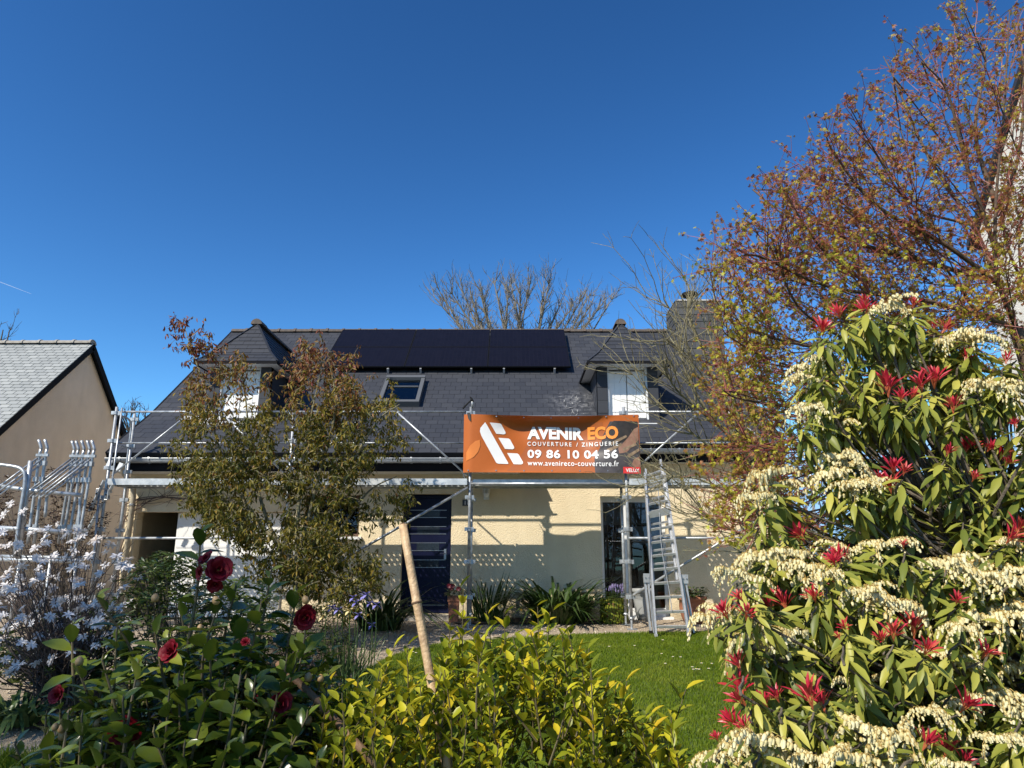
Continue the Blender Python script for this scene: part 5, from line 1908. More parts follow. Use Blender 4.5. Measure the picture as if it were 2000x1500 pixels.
def pieris():
    base = Vector((1.98, 2.75, gz(2.75)))
    t = thing('pieris_shrub', 'large pieris shrub with cream bell flowers and red young shoots at the right', 'shrub', base)
    def depth(px, py):
        # nearer at the lower right, the upper dome a little behind
        return float(np.interp(py, [560, 900, 1100, 1500], [2.75, 2.6, 2.35, 1.95])) + random.uniform(-.16, .16)
    white = [(1495, 925, 1.25), (1478, 968, .8), (1520, 945, .8), (1728, 597, .85), (1745, 600, .6), (1885, 652, .9), (1920, 655, .9), (1850, 665, .7), (1583, 715, .8), (1572, 735, .75), (1600, 700, .6), (1755, 707, .8), (1745, 640, .5), (1560, 800, .8), (1585, 790, .6),
             (1650, 788, .8), (1630, 800, .6), (1640, 828, .75), (1620, 865, .75), (1640, 890, .9), (1625, 925, .85), (1655, 905, .7), (1700, 940, .9), (1665, 945, .8), (1720, 935, .7), (1925, 748, .8), (1955, 745, .7), (1992, 755, .9),
             (1490, 1082, 1.0), (1530, 1100, 1.0), (1430, 1115, .95), (1455, 1125, .8), (1580, 1105, .95), (1635, 1065, .85), (1700, 1075, .95), (1730, 1060, .8), (1655, 1162, 1.1), (1690, 1150, .9), (1745, 1175, 1.0), (1770, 1190, .8), (1845, 1095, 1.1), (1880, 1105, 1.1), (1905, 1120, .8), (1978, 1130, 1.2), (1990, 1110, .9),
             (1930, 1205, 1.3), (1965, 1185, 1.2), (1890, 1225, .9), (1850, 1255, 1.1), (1870, 1285, 1.0), (1385, 1205, .9), (1410, 1190, .7), (1457, 1240, 1.0), (1535, 1245, 1.0), (1500, 1225, .7), (1610, 1120, .8), (1560, 1080, .7),
             (1400, 1475, 1.0), (1440, 1455, 1.0), (1480, 1440, 1.1), (1520, 1465, 1.1), (1560, 1480, 1.0), (1430, 1495, 1.0), (1640, 1440, 1.1), (1690, 1420, 1.1), (1660, 1475, 1.1), (1720, 1460, 1.1), (1760, 1430, 1.1), (1920, 1355, 1.2), (1965, 1365, 1.2), (1885, 1370, .9), (1985, 1300, .9), (1990, 1200, .8),
             (1815, 1385, .8), (1740, 1320, .7), (1660, 1330, .6), (1950, 1440, .9), (1990, 1390, 1.0), (1600, 1480, .9), (1750, 1490, 1.0), (1480, 1500, 1.0), (1980, 1060, .8), (1860, 1490, .7)]
    white += [(random.uniform(2030, 2360), random.uniform(720, 1500), random.uniform(.8, 1.2)) for _ in range(34)]
    red = [(1640, 612, .8), (1690, 606, .8), (1783, 592, .75), (1607, 645, .8), (1690, 585, .5), (1825, 634, .6), (1842, 640, .6), (1710, 775, 1.1), (1735, 760, 1.0), (1760, 775, .9), (1800, 752, 1.1), (1825, 745, 1.0), (1780, 770, .8), (1870, 708, .9), (1885, 695, .7), (1965, 700, .7), (1862, 795, .9), (1885, 875, .9), (1930, 872, .8), (1945, 890, .9),
           (1985, 825, .7), (1965, 900, .7), (1745, 915, .9), (1765, 918, .8), (1740, 950, .8), (1715, 928, .5), (1640, 780, .5), (1850, 880, .7), (1900, 930, .6), (1570, 1048, 1.0), (1640, 1085, 1.0), (1655, 1082, .7), (1630, 1095, .7), (1608, 1145, .9), (1636, 1142, .6), (1592, 1165, .8), (1505, 1178, .9), (1535, 1180, 1.0), (1420, 1198, 1.1), (1458, 1200, .8), (1450, 1165, .7),
           (1745, 1238, 1.2), (1785, 1232, 1.0), (1725, 1245, .8), (1808, 1268, 1.0), (1445, 1298, .7), (1452, 1345, .9), (1455, 1368, .9), (1498, 1372, 1.0), (1520, 1360, .7), (1585, 1368, 1.2), (1610, 1378, 1.0), (1440, 1410, 1.0), (1460, 1418, .8), (1402, 1438, .4), (1880, 1378, 1.0), (1805, 1452, 1.1), (1845, 1470, 1.0), (1880, 1485, .9),
           (1920, 1275, .7), (1868, 1170, .6), (1985, 1035, .9), (1968, 1050, .8), (1650, 1220, .6), (1765, 1060, .4), (1640, 1240, .5)]
    red += [(random.uniform(2030, 2360), random.uniform(700, 1500), random.uniform(.7, 1.1)) for _ in range(22)]
    ros = []          # rosette centres: (point, direction, scale)
    def out_dir(px, py):
        return Vector(((px - 1760) / 500.0 + random.gauss(0, .25), -.35 + random.gauss(0, .3), .9)).normalized()
    for px, py, s in white:
        c = at(px, py, depth(px, py))
        size = (.162 if py < 1050 else .165) * s * random.uniform(.85, 1.15) * c.y / 2.3
        place('flower_cluster', random.choice(CLUSTERS), None, t, Matrix.Translation(c) @ Matrix.Rotation(random.gauss(0, .6) + (math.pi if random.random() < .5 else 0), 4, 'Z') @ Matrix.Rotation(random.uniform(-.3, .3), 4, 'Y') @ Matrix.Scale(size, 4))
        d = out_dir(px, py)
        ros.append((c - d * .025 + Vector((0, .02, -.02)), d, 1.0))
    for px, py, s in red:
        c = at(px, py + 8, depth(px, py) - .05)
        d = out_dir(px, py)
        q = d.to_track_quat('Z', 'Y').to_matrix().to_4x4()
        size = .074 * s * random.uniform(.75, 1.25) * c.y / 2.3
        place('young_shoot', random.choice(SHOOTS), None, t, Matrix.Translation(c) @ q @ Matrix.Rotation(random.uniform(0, 6.28), 4, 'Z') @ Matrix.Scale(size, 4))
        ros.append((c - d * .02, d, 1.05))
    # plain rosettes filling the body
    regs = [([(2000, 680), (2250, 760), (2380, 1000), (2380, 1510), (2000, 1510)], 120), ([(1600, 650), (1700, 600), (1800, 600), (1860, 660), (1990, 670), (2010, 1100), (1850, 1080), (1720, 1000), (1640, 960), (1590, 800), (1570, 700)], 120),
            ([(1400, 1215), (1480, 1100), (1620, 1080), (1800, 1110), (2010, 1080), (2010, 1510), (1400, 1510), (1440, 1400), (1460, 1330)], 170),
            ([(1690, 960), (2010, 980), (2010, 1130), (1780, 1130), (1690, 1080)], 45),
            ([(1465, 985), (1530, 985), (1545, 1080), (1500, 1150), (1465, 1080)], 10)]
    def inside(p, poly_):
        c_ = False
        j = len(poly_) - 1
        for i in range(len(poly_)):
            if (poly_[i][1] > p[1]) != (poly_[j][1] > p[1]) and p[0] < (poly_[j][0] - poly_[i][0]) * (p[1] - poly_[i][1]) / (poly_[j][1] - poly_[i][1]) + poly_[i][0]:
                c_ = not c_
            j = i
        return c_
    for pl, cnt in regs:
        k = 0
        while k < cnt:
            p = (random.uniform(1380, 2400), random.uniform(580, 1510))
            if inside(p, pl):
                c = at(p[0], p[1], depth(*p) + random.uniform(.0, .55))
                ros.append((c, out_dir(*p), random.uniform(.85, 1.15)))
                k += 1
    LP, LD, LU, LS, LT, SCO = [], [], [], [], [], []
    br = MB()
    trunk_pts = [base, Vector((1.95, 2.75, .3)), Vector((1.9, 2.7, .75)), Vector((1.75, 2.75, 1.25))]
    tp = smooth_path(trunk_pts, 5)
    MB().tube(tp, taper(len(tp), .05, .022), 8).build('trunk', M_BARK, t, True)
    for (c, d, s) in ros:
        side = d.cross(Vector((0, 1, .2))).normalized()
        fw = d.cross(side)
        for q in range(17):
            a = q * 2.399 + random.uniform(-.2, .2)
            el = .15 - q * .075 + random.gauss(0, .12)      # the lower leaves hang
            hd_ = side * math.cos(a) + fw * math.sin(a)
            dd = (hd_ * math.cos(el) + d * math.sin(el) + Vector((0, 0, -.28))).normalized()
            o = c - d * (.006 * q)
            LP.append(Pv(o))
            LD.append(Pv(dd))
            LU.append(Pv(d + Vector((0, 0, .3))))
            LS.append(random.uniform(.060, .098) * s * c.y / 2.3)
            LT.append(float(np.clip(random.gauss(.52, .25), 0, .95)))
            SCO.append(LS[-1] / c.y - .02 * (c.y - 2))
        # branch back to the trunk
        k = min(range(len(tp)), key=lambda i: (tp[i] - c).length + .35 * max(0, tp[i].z - c.z + .25))
        root_ = tp[max(0, k - 2)]
        mid = root_.lerp(c, .55) + Vector((random.gauss(0, .05), random.gauss(.04, .05), -.10))
        end = c - d * .07
        path = smooth_path([root_, mid, end, c], 4)
        br.tube(path, taper(len(path), .007, .003), 5, False)
    tag(br.build('branches', M_BARK, t), kind='stuff')
    tag(swarm('leaves', LEAF_LANCE, LP, LD, LU, LS, LT, M_PIERIS, t, parts=300, partname='leaf', score=np.array(SCO), smooth=True), kind='stuff')
pieris()

# ---- camellia at the lower left
def camellia():
    Y0 = 2.75
    base = at(380, 1700, Y0)
    base.z = gz(Y0)
    t = thing('camellia_shrub', 'glossy camellia shrub with dark red flowers and round buds at the lower left', 'shrub', base)
    mat = tinted('camellia_leaf', [(0, (.026, .050, .008)), (.4, (.075, .115, .014)), (.75, (.15, .185, .02)), (1, (.25, .27, .035))], .24, .24, .6, .25)
    tips = [(392, 1040, 0), (188, 1165, 0), (140, 1225, .1), (228, 1235, -.1), (252, 1225, .1), (300, 1215, -.1), (482, 1225, 0), (530, 1115, .15), (580, 1160, .2), (596, 1240, .0), (470, 1200, .1), (150, 1300, -.1), (330, 1240, .0), (640, 1320, .0), (120, 1350, .0),
            (90, 1400, 0), (350, 1180, .1), (430, 1170, -.1), (510, 1180, .0), (560, 1290, -.2), (270, 1300, -.2), (200, 1290, -.2), (410, 1260, -.2), (470, 1320, -.3), (330, 1360, -.3), (240, 1370, -.3), (160, 1400, -.3), (540, 1370, -.3), (600, 1400, -.3), (400, 1380, -.4), (300, 1430, -.4), (200, 1450, -.4), (480, 1430, -.4), (570, 1450, -.3), (640, 1430, -.2), (130, 1470, -.2), (360, 1460, -.4), (440, 1470, -.4),
            (90, 1470, -.1), (260, 1470, -.5), (520, 1480, -.5), (620, 1490, -.3), (380, 1300, .2), (300, 1330, .25), (500, 1300, .25), (220, 1350, .3), (450, 1400, .3), (550, 1430, .3), (350, 1420, .3), (180, 1500, .2), (60, 1500, .0), (420, 1330, 0), (460, 1150, .1), (590, 1330, 0), (30, 1455, .0)]
    for k in range(48):
        px = random.uniform(90, 660)
        tips.append((px, max(1250 + .9 * max(0, 300 - px), random.uniform(1260, 1480)), random.uniform(-.3, .3)))
    LP, LD, LU, LS, LT, SCO = [], [], [], [], [], []
    st = MB()
    for (px, py, dy) in tips:
        tip = at(px, py, Y0 + dy)
        ln = random.uniform(.35, .6)
        foot = tip + Vector(((base.x - tip.x) * .30 + random.gauss(0, .04), random.gauss(0, .06), -ln))
        path = smooth_path([foot, foot.lerp(tip, .5) + Vector((random.gauss(0, .02), random.gauss(0, .02), 0)), tip], 8)
        st.tube(path, taper(len(path), .0075, .0032), 5, False)
        n_ = int(ln / .020)
        for k in range(n_):
            f_ = 1 - k / n_
            p = path[min(len(path) - 1, int(f_ * (len(path) - 1)))]
            a = k * 2.4 + random.uniform(-.35, .35)
            el = random.gauss(.25, .3) if k > 2 else random.gauss(.9, .2)
            dd = Vector((math.cos(a) * math.cos(el), math.sin(a) * math.cos(el), math.sin(el)))
            LP.append(Pv(p))
            LD.append(Pv(dd))
            LU.append((random.gauss(0, .25), random.gauss(-.15, .25), 1))
            LS.append(random.uniform(.078, .118) if k > 1 else random.uniform(.045, .065))
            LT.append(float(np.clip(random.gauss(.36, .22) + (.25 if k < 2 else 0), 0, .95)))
            SCO.append(-(p.y) + .5 * (p.z) + f_ * .3)
        # pointed growth bud at the tip
        st.tube([tip, tip + Vector((0, 0, .022))], [.0045, .0012], 5)
    trunk = MB()
    for k in range(5):
        a = k * 1.26
        trunk.tube(smooth_path([base + Vector((.05 * math.cos(a), .05 * math.sin(a), 0)), base + Vector((.25 * math.cos(a), .15 * math.sin(a), .35)), base + Vector((.45 * math.cos(a), .2 * math.sin(a), .75))], 5), taper(11, .018, .009), 6)
    tag(trunk.build('trunk', M_BARK, t, True), kind='stuff')
    tag(st.build('stems', M_STEM, t), kind='stuff')
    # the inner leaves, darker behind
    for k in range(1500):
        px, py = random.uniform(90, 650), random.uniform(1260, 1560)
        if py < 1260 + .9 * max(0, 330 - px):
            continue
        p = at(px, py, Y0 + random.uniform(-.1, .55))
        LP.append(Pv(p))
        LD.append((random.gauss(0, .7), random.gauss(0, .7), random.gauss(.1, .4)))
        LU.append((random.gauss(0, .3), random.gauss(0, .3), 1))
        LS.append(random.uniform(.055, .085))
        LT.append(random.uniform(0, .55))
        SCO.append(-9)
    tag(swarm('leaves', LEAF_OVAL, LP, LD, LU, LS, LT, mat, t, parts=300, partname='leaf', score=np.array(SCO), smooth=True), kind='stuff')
    # flowers: petals in two whorls, each its own sub-part, round a yellow eye
    mp = pbr('camellia_petal', (.115, .002, .007), .55, (.22, .006, .014), 22, spec=.2)
    me_p = []
    for w_, c_ in ((.9, .42), (1.0, .20)):
        mb = MB()
        rows = [(0, .2), (.3, .75), (.65, 1.0), (.9, .75), (1.0, .3)]
        for j, (tt, ww) in enumerate(rows):
            for i in range(5):
                x = (i - 2) / 2 * ww * .5 * w_
                mb.v.append((x, tt, c_ * (tt ** 1.4) + .35 * x * x - (.10 if j == 4 else 0)))
                mb.t.append(0)
        for j in range(4):
            for i in range(4):
                q = j * 5 + i
                mb.f.append((q, q + 1, q + 6, q + 5))
        m2 = mb.mesh('petal', True)
        m2.materials.append(mp)
        me_p.append(m2)
    eye_m = pbr('stamens', (.62, .36, .05), .7)
    flowers = [(425, 1116, .092, (.5, -.75, .3)), (406, 1094, .06, (-.5, -.6, .6)), (420, 1140, .055, (.2, -.8, -.4)), (594, 1205, .080, (.5, -.8, -.1)), (338, 1275, .075, (-.4, -.8, .4)), (115, 1358, .052, (-.2, -.9, .3)), (250, 1425, .095, (.1, -.9, -.1)), (545, 1376, .075, (.5, -.8, .2)), (497, 1368, .04, (-.3, -.8, .4)), (480, 1255, .03, (0, -.8, .5)), (395, 1120, .05, (-.6, -.7, .1))]
    for (px, py, sz, nrm) in flowers:
        c = at(px, py, Y0 - (.20 if py > 1250 else .03))
        q = Vector(nrm).normalized().to_track_quat('Z', 'Y').to_matrix().to_4x4()
        fl = MB().lathe((0, 0, 0), [(.10, 0), (.13, .12), (.05, .2)], 8).mesh('flower')
        fl.materials.append(eye_m)
        Mx = Matrix.Translation(c) @ q @ Matrix.Scale(sz * .55, 4)
        f_o = place('flower', fl, None, t, Mx)
        for ring, (n_, tilt, sc) in enumerate(((7, .15, 1.0), (7, .55, .85), (5, 1.0, .62))):
            for k in range(n_):
                a = 2 * math.pi * k / n_ + ring * .4 + random.uniform(-.12, .12)
                Mp = Mx @ Matrix.Rotation(a, 4, 'Z') @ Matrix.Translation((0, .05, .02 * ring)) @ Matrix.Rotation(tilt + random.uniform(-.12, .12), 4, 'X') @ Matrix.Scale(sc * random.uniform(.9, 1.1), 4)
                place('petal', me_p[ring % 2], None, f_o, Mp)
    bm2 = MB().lathe((0, 0, 0), [(.15, -.55), (.42, -.38), (.52, -.05), (.46, .28), (.26, .52), (.06, .66)], 10).mesh('flower_bud', True)
    bm2.materials.append(pbr('camellia_bud', (.42, .30, .12), .5, (.34, .17, .08), 30, obj_var=.2))
    for (px, py) in ((155, 1292), (137, 1392), (108, 1420), (120, 1424), (192, 1412), (210, 1406), (325, 1378), (446, 1392), (602, 1408), (626, 1325), (602, 1323), (597, 1172), (492, 1474), (417, 1492), (431, 1484), (236, 1462), (303, 1168), (422, 1173), (391, 1226), (268, 1337), (485, 1333), (122, 1437)):
        c = at(px, py, Y0 - .10 + random.uniform(-.05, .05))
        place('flower_bud', bm2, None, t, Matrix.Translation(c) @ Matrix.Rotation(random.uniform(-.5, .5), 4, 'X') @ Matrix.Rotation(random.uniform(-.5, .5), 4, 'Y') @ Matrix.Scale(random.uniform(.020, .028), 4))
camellia()

# ---- golden-leaved hedge in the middle foreground
def hedge():
    Y0 = 2.7
    base = Vector((.0, Y0, gz(Y0)))
    t = thing('golden_hedge', 'low yellow-green leafy hedge in the middle foreground round the bamboo cane', 'hedge', base)
    mat = tinted('golden_leaf', [(0, (.035, .060, .007)), (.3, (.105, .140, .010)), (.65, (.30, .315, .016)), (.92, (.52, .47, .025)), (1, (.56, .38, .02))], .36, .32, .3, .25)
    TX = [600, 640, 700, 760, 800, 860, 890, 930, 960, 1000, 1060, 1110, 1150, 1200, 1250, 1300, 1330, 1350]
    TY = [1400, 1350, 1330, 1300, 1320, 1280, 1230, 1215, 1235, 1240, 1215, 1235, 1290, 1335, 1385, 1410, 1430, 1500]
    LP, LD, LU, LS, LT, SCO = [], [], [], [], [], []
    st = MB()
    shoots = [(905, 1150, 0, .55), (955, 1200, .1, .4), (985, 1205, 0, .4), (1050, 1185, 0, .4), (1075, 1195, .1, .4), (1105, 1220, 0, .35), (1145, 1270, 0, .35), (880, 1215, .1, .35), (870, 1260, 0, .3), (1225, 1330, -.1, .3), (1340, 1345, -.2, .35), (770, 1265, .0, .3), (700, 1325, 0, .3),
              (1150, 1265, .1, .3), (1190, 1320, 0, .3), (1262, 1395, -.2, .3), (1310, 1400, -.2, .3), (640, 1345, 0, .25), (795, 1262, .0, .3)]
    for k in range(235):
        px = random.uniform(610, 1345)
        top = float(np.interp(px, TX, TY))
        py = top + abs(random.gauss(0, 1)) * 110
        shoots.append((px, min(py, 1570), random.uniform(-.45, .5), random.uniform(.14, .30)))
    for (px, py, dy, ln) in shoots:
        tip = at(px, py, Y0 + dy)
        if tip.z < gz(tip.y) + .1:
            continue
        foot = tip + Vector((random.gauss(0, .05), random.gauss(0, .05), -ln))
        path = smooth_path([foot, foot.lerp(tip, .5) + Vector((random.gauss(0, .012), random.gauss(0, .012), 0)), tip], 5)
        st.tube(path, taper(len(path), .0032, .0016), 4, False)
        n_ = max(6, int(ln / .017))
        for k in range(n_):
            f_ = 1 - k / n_
            p = path[min(len(path) - 1, int(f_ * (len(path) - 1)))]
            a = k * 2.4 + random.uniform(-.4, .4)
            el = random.gauss(.80, .25)
            dd = Vector((math.cos(a) * math.cos(el), math.sin(a) * math.cos(el), math.sin(el)))
            LP.append(Pv(p) + rng.normal(0, .004, 3))
            LD.append(Pv(dd))
            LU.append((-math.cos(a) * .5 + random.gauss(0, .2), -math.sin(a) * .5 + random.gauss(0, .2), .9))
            LS.append(random.uniform(.042, .070))
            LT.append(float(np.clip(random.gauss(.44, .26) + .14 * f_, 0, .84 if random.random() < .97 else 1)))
            SCO.append(-p.y + f_ * .4)
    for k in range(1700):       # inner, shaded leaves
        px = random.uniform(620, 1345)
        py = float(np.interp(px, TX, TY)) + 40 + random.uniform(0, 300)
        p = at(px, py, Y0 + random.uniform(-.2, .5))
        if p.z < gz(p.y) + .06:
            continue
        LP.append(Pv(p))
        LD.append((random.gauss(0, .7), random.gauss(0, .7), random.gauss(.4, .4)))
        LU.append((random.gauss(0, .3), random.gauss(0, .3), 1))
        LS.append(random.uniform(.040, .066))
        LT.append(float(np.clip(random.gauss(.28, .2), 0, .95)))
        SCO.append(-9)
    woody = MB()
    for k in range(22):
        b0 = Vector((random.uniform(-.65, .65), Y0 + random.uniform(-.2, .3), gz(Y0)))
        pa = limb(b0, (random.gauss(0, .4), random.gauss(0, .25), 1), random.uniform(.5, .95), 7, .12, .02)
        woody.tube(pa, taper(8, .006, .003), 5, False)
    tag(woody.build('branches', M_BARK, t), kind='stuff')
    tag(st.build('stems', M_STEM, t), kind='stuff')
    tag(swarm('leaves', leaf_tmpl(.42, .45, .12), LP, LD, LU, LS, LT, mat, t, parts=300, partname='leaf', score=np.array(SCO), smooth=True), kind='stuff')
hedge()

# ---- bamboo cane and brown stake
A, B = at(786, 1022, 2.66), at(852, 1385, 2.56)
B2 = B + (B - A) * 1.6
B2.z = max(B2.z, gz(2.4) - .02)
cane = thing('bamboo_cane', 'thick dry bamboo cane leaning out of the golden hedge', 'cane', B2)
cb = MB()
d = (B2 - A)
joints = [.0, .175, .40, .72, 1.0]
pts, rr = [], []
for i in range(len(joints) - 1):
    a, b_ = joints[i], joints[i + 1]
    for f_, q in ((.02, .95), (.5, .92), (.955, .97), (.975, 1.15), (.99, 1.12)):
        pts.append(A + d * (a + (b_ - a) * f_))
        rr.append(.0160 * q * (1 + .18 * a))
cb.tube(pts, rr, 14)
cb.build('culm', M_BAMBOO, cane, True)
for j_ in joints[1:-1]:
    MB().lathe(A + d * (j_ - .004), [(.0176, 0), (.0192, .003), (.0190, .006), (.0174, .009)], 14, d).build('node_ring', M_STICK, cane)
MB().lathe(A + d * .0025, [(.010, 0), (.0098, .004)], 10, -d.normalized()).build('hollow_end', M_STICK, cane)
A, B = at(543, 1296, 2.75), at(640, 1395, 2.60)
B2 = B + (B - A) * 1.2
sk = MB().tube(smooth_path([A, A.lerp(B2, .35) + Vector((.006, 0, .004)), A.lerp(B2, .7), B2], 4), taper(13, .012, .015), 8).build('wooden_stake', M_STICK, None, True)
tag(sk, 'short brown wooden stake slanting between the camellia and the hedge', 'stake')

# ---- star magnolia at the left
def magnolia():
    Y0 = 6.7
    base = at(110, 1380, Y0)
    base.z = gz(Y0)
    t = thing('star_magnolia', 'star magnolia bush covered in white strap-petalled flowers at the left', 'shrub', base)
    m_pet = tinted('magnolia_petal', [(0, (.50, .34, .23)), (.16, (.66, .58, .52)), (.4, (.74, .71, .70)), (1, (.78, .77, .79))], .5, .30, .3, .5)
    meshes = []
    for s in range(4):
        r_ = random.Random(s + 40)
        mb = MB()
        tv, tf = leaf_tmpl(.40, .5, .35, ((0, .3), (.35, .8), (.75, 1.0), (1, 0)))
        for k in range(13):
            a = k * 2.399
            el = .75 - .055 * k + r_.gauss(0, .2)
            d = Vector((math.cos(a) * math.cos(el), math.sin(a) * math.cos(el), math.sin(el)))
            x = d.cross(Vector((0, 0, 1))).normalized()
            nn = x.cross(d)
            ln = r_.uniform(.8, 1.05)
            mb.cur = r_.uniform(0, .5)
            mb.add([x * (p[0] * ln) + d * (p[1] * ln) + nn * (p[2] * ln) for p in tv], tf)
        me = mb.mesh('blossom')
        me.materials.append(m_pet)
        meshes.append(me)
    br = MB()
    pos = []
    k = 0
    while k < 225:
        px, py = random.uniform(-30, 275), random.uniform(1000, 1340)
        # rounded outline: higher at the left
        top = float(np.interp(px, [-30, 60, 130, 200, 250, 280], [1040, 1030, 1020, 1060, 1085, 1130]))
        bot = float(np.interp(px, [-30, 120, 280], [1330, 1310, 1220]))
        if not (top < py < bot):
            continue
        pos.append((px, py, Y0 + random.uniform(-.6, .7)))
        k += 1
    pos += [(20, 985, Y0), (45, 1000, Y0), (10, 1005, Y0 + .1), (200, 1050, Y0), (215, 1065, Y0 - .1)]
    for (px, py, Y) in pos:
        c = at(px, py, Y)
        nrm = Vector((random.gauss(-.1, .5), random.gauss(-.4, .4), random.gauss(.7, .4))).normalized()
        Mx = Matrix.Translation(c) @ nrm.to_track_quat('Z', 'Y').to_matrix().to_4x4() @ Matrix.Rotation(random.uniform(0, 6.28), 4, 'Z') @ Matrix.Scale(random.uniform(.036, .064), 4)
        place('blossom', random.choice(meshes), None, t, Mx)
        b0 = base + Vector((random.gauss(0, .08), random.gauss(0, .08), random.uniform(.1, .5)))
        path = smooth_path([b0, b0.lerp(c, .5) + Vector((random.gauss(0, .10), random.gauss(0, .10), random.gauss(.0, .08))), c - nrm * .02], 6)
        br.tube(path, taper(len(path), .007, .0022), 4, False)
        for q in range(3):
            j = random.randint(5, len(path) - 1)
            br.tube(limb(path[j], (random.gauss(0, 1), random.gauss(0, 1), random.gauss(.6, .6)), random.uniform(.06, .22), 3, .15, 0), taper(4, .003, .0016), 3, False)
    tag(br.build('branches', pbr('magnolia_bark', (.085, .060, .048), .8, (.05, .035, .03), 20), t), kind='stuff')
magnolia()

# ---- generic leafy shrub made of small leaf clumps
def shrub(name, label, clumps, Y0, tmpl, size, mat, base_px, per=60, up=.2, depth=.35, cat='shrub', bark=None, tintc=.4):
    base = at(*base_px, Y0)
    base.z = gz(Y0)
    t = thing(name, label, cat, base)
    LP, LD, LU, LT = [], [], [], []
    st = MB()
    for (cx, cy, rx, ry, wt) in clumps:
        for k in range(int(per * wt)):
            a, rr = random.uniform(0, 6.283), math.sqrt(random.random())
            c = at(cx + math.cos(a) * rr * rx, cy + math.sin(a) * rr * ry, Y0 + random.gauss(0, depth))
            if c.z < gz(c.y) + .03:
                continue
            d = Vector((random.gauss(0, .5), random.gauss(0, .5), random.gauss(.7, .3))).normalized()
            if k % 4 == 0:
                b0 = base + Vector((random.gauss(0, .1), random.gauss(0, .1), .05))
                st.tube(smooth_path([b0, b0.lerp(c, .6) + Vector((random.gauss(0, .05), 0, random.gauss(0, .05))), c], 3), taper(7, .006, .002), 3, False)
            for j in range(8):
                an = j * 2.4
                LP.append(Pv(c) - Pv(d) * .01 * j)
                LD.append((math.cos(an) + d.x * .5, math.sin(an) + d.y * .5, random.gauss(up, .3)))
                LU.append(Pv(d) + rng.normal(0, .2, 3))
                LT.append(float(np.clip(random.gauss(tintc, .22), 0, 1)))
    tag(st.build('stems', bark or M_BARK, t), kind='stuff')
    n = len(LP)
    tag(swarm('foliage', tmpl, LP, LD, LU, rng.uniform(size * .7, size * 1.15, n), LT, mat, t), kind='stuff')
    return t
M_CHOI = tinted('choisya_leaf', [(0, (.022, .045, .008)), (.45, (.055, .088, .014)), (.8, (.12, .14, .025)), (1, (.35, .30, .15))], .38, .2, .5)
shrub('leafy_shrub', 'green leafy shrub with pale tips standing before the open garage', [(300, 1130, 60, 40, 1.2), (350, 1120, 60, 45, 1.2), (400, 1140, 60, 50, 1.2), (270, 1190, 70, 50, 1.2), (350, 1200, 80, 60, 1.5), (440, 1200, 70, 60, 1.2), (320, 1100, 40, 25, .5), (480, 1160, 50, 40, .8), (260, 1260, 70, 50, .8), (400, 1270, 80, 50, .9), (500, 1240, 60, 60, .9)],
      7.2, LEAF_LANCE, .075, M_CHOI, (360, 1300), 55)
M_DKRED = tinted('dark_red_leaf', [(0, (.030, .014, .012)), (.5, (.060, .030, .018)), (1, (.10, .075, .03))], .4, .2, .5)
shrub('dark_hedge', 'dark reddish shrub behind the stored scaffold frames', [(20, 990, 50, 60, 1.0), (110, 960, 55, 50, 1.2), (150, 1000, 45, 60, 1.2), (60, 1040, 80, 50, 1.4), (190, 1010, 25, 40, .6), (130, 1060, 80, 50, 1.4), (0, 960, 25, 40, .4)],
      11.6, LEAF_SMALL, .07, M_DKRED, (110, 1150), 60, depth=.25)
M_MID = tinted('mid_green_leaf', [(0, (.018, .030, .007)), (.5, (.050, .066, .014)), (1, (.13, .10, .035))], .45, .2, .4)
shrub('low_shrub', 'low olive shrub with reddish tips under the small tree beside the irises', [(560, 1190, 60, 30, 1.0), (520, 1210, 50, 40, .8), (600, 1230, 60, 40, 1.0), (640, 1200, 40, 30, .7), (550, 1250, 70, 40, 1.0), (660, 1260, 40, 30, .6)], 8.2, LEAF_SMALL, .055, M_MID, (580, 1290), 60, depth=.3)
shrub('ground_shrub', 'dim undergrowth below the star magnolia at the left', [(40, 1290, 70, 40, 1.0), (130, 1300, 70, 40, 1.0), (210, 1280, 60, 50, 1.0), (60, 1240, 90, 50, .9), (170, 1230, 80, 50, .9)], 7.4, LEAF_OVAL, .075, M_CHOI, (110, 1380), 75, depth=.35)
M_FAR = tinted('far_hedge_leaf', [(0, (.018, .032, .010)), (.5, (.040, .058, .016)), (1, (.075, .085, .03))], .5, .2, .3)
shrub('boundary_hedge', 'dark green boundary hedge beyond the right end of the house', [(1480 + 45 * k, 1075, 60, 75, 1.3) for k in range(14)], 15.0, LEAF_SMALL, .16, M_FAR, (1750, 1170), 75, depth=.5, cat='hedge')

# ---- clumps of strap leaves
def blade_mesh(width, arch, name, mat):
    v, f = [], []
    rows = [(0, .7), (.25, 1), (.5, .95), (.75, .65), (1, 0)]
    for t_, w_ in rows:
        y = arch * t_ * t_
        z = t_ - .45 * arch * t_ ** 3
        h = width * w_ / 2
        v += [(-h, y, z), (0, y + width * .12, z), (h, y, z)]
    for k in range(4):
        a = k * 3
        f += [(a, a + 1, a + 4, a + 3), (a + 1, a + 2, a + 5, a + 4)]
    me = bpy.data.meshes.new(name)
    me.from_pydata(v, [], f)
    at_ = me.attributes.new('tint', 'FLOAT', 'POINT')
    at_.data.foreach_set('value', [random.uniform(0, .6)] * len(v))
    me.materials.append(mat)
    return me
M_STRAP = tinted('strap_leaf', [(0, (.016, .036, .008)), (.5, (.034, .066, .013)), (1, (.075, .11, .025))], .35, .15, .5, .4)
M_STRAP_L = tinted('iris_leaf', [(0, (.045, .085, .025)), (.5, (.085, .135, .04)), (1, (.16, .20, .06))], .4, .25, .4, .4)
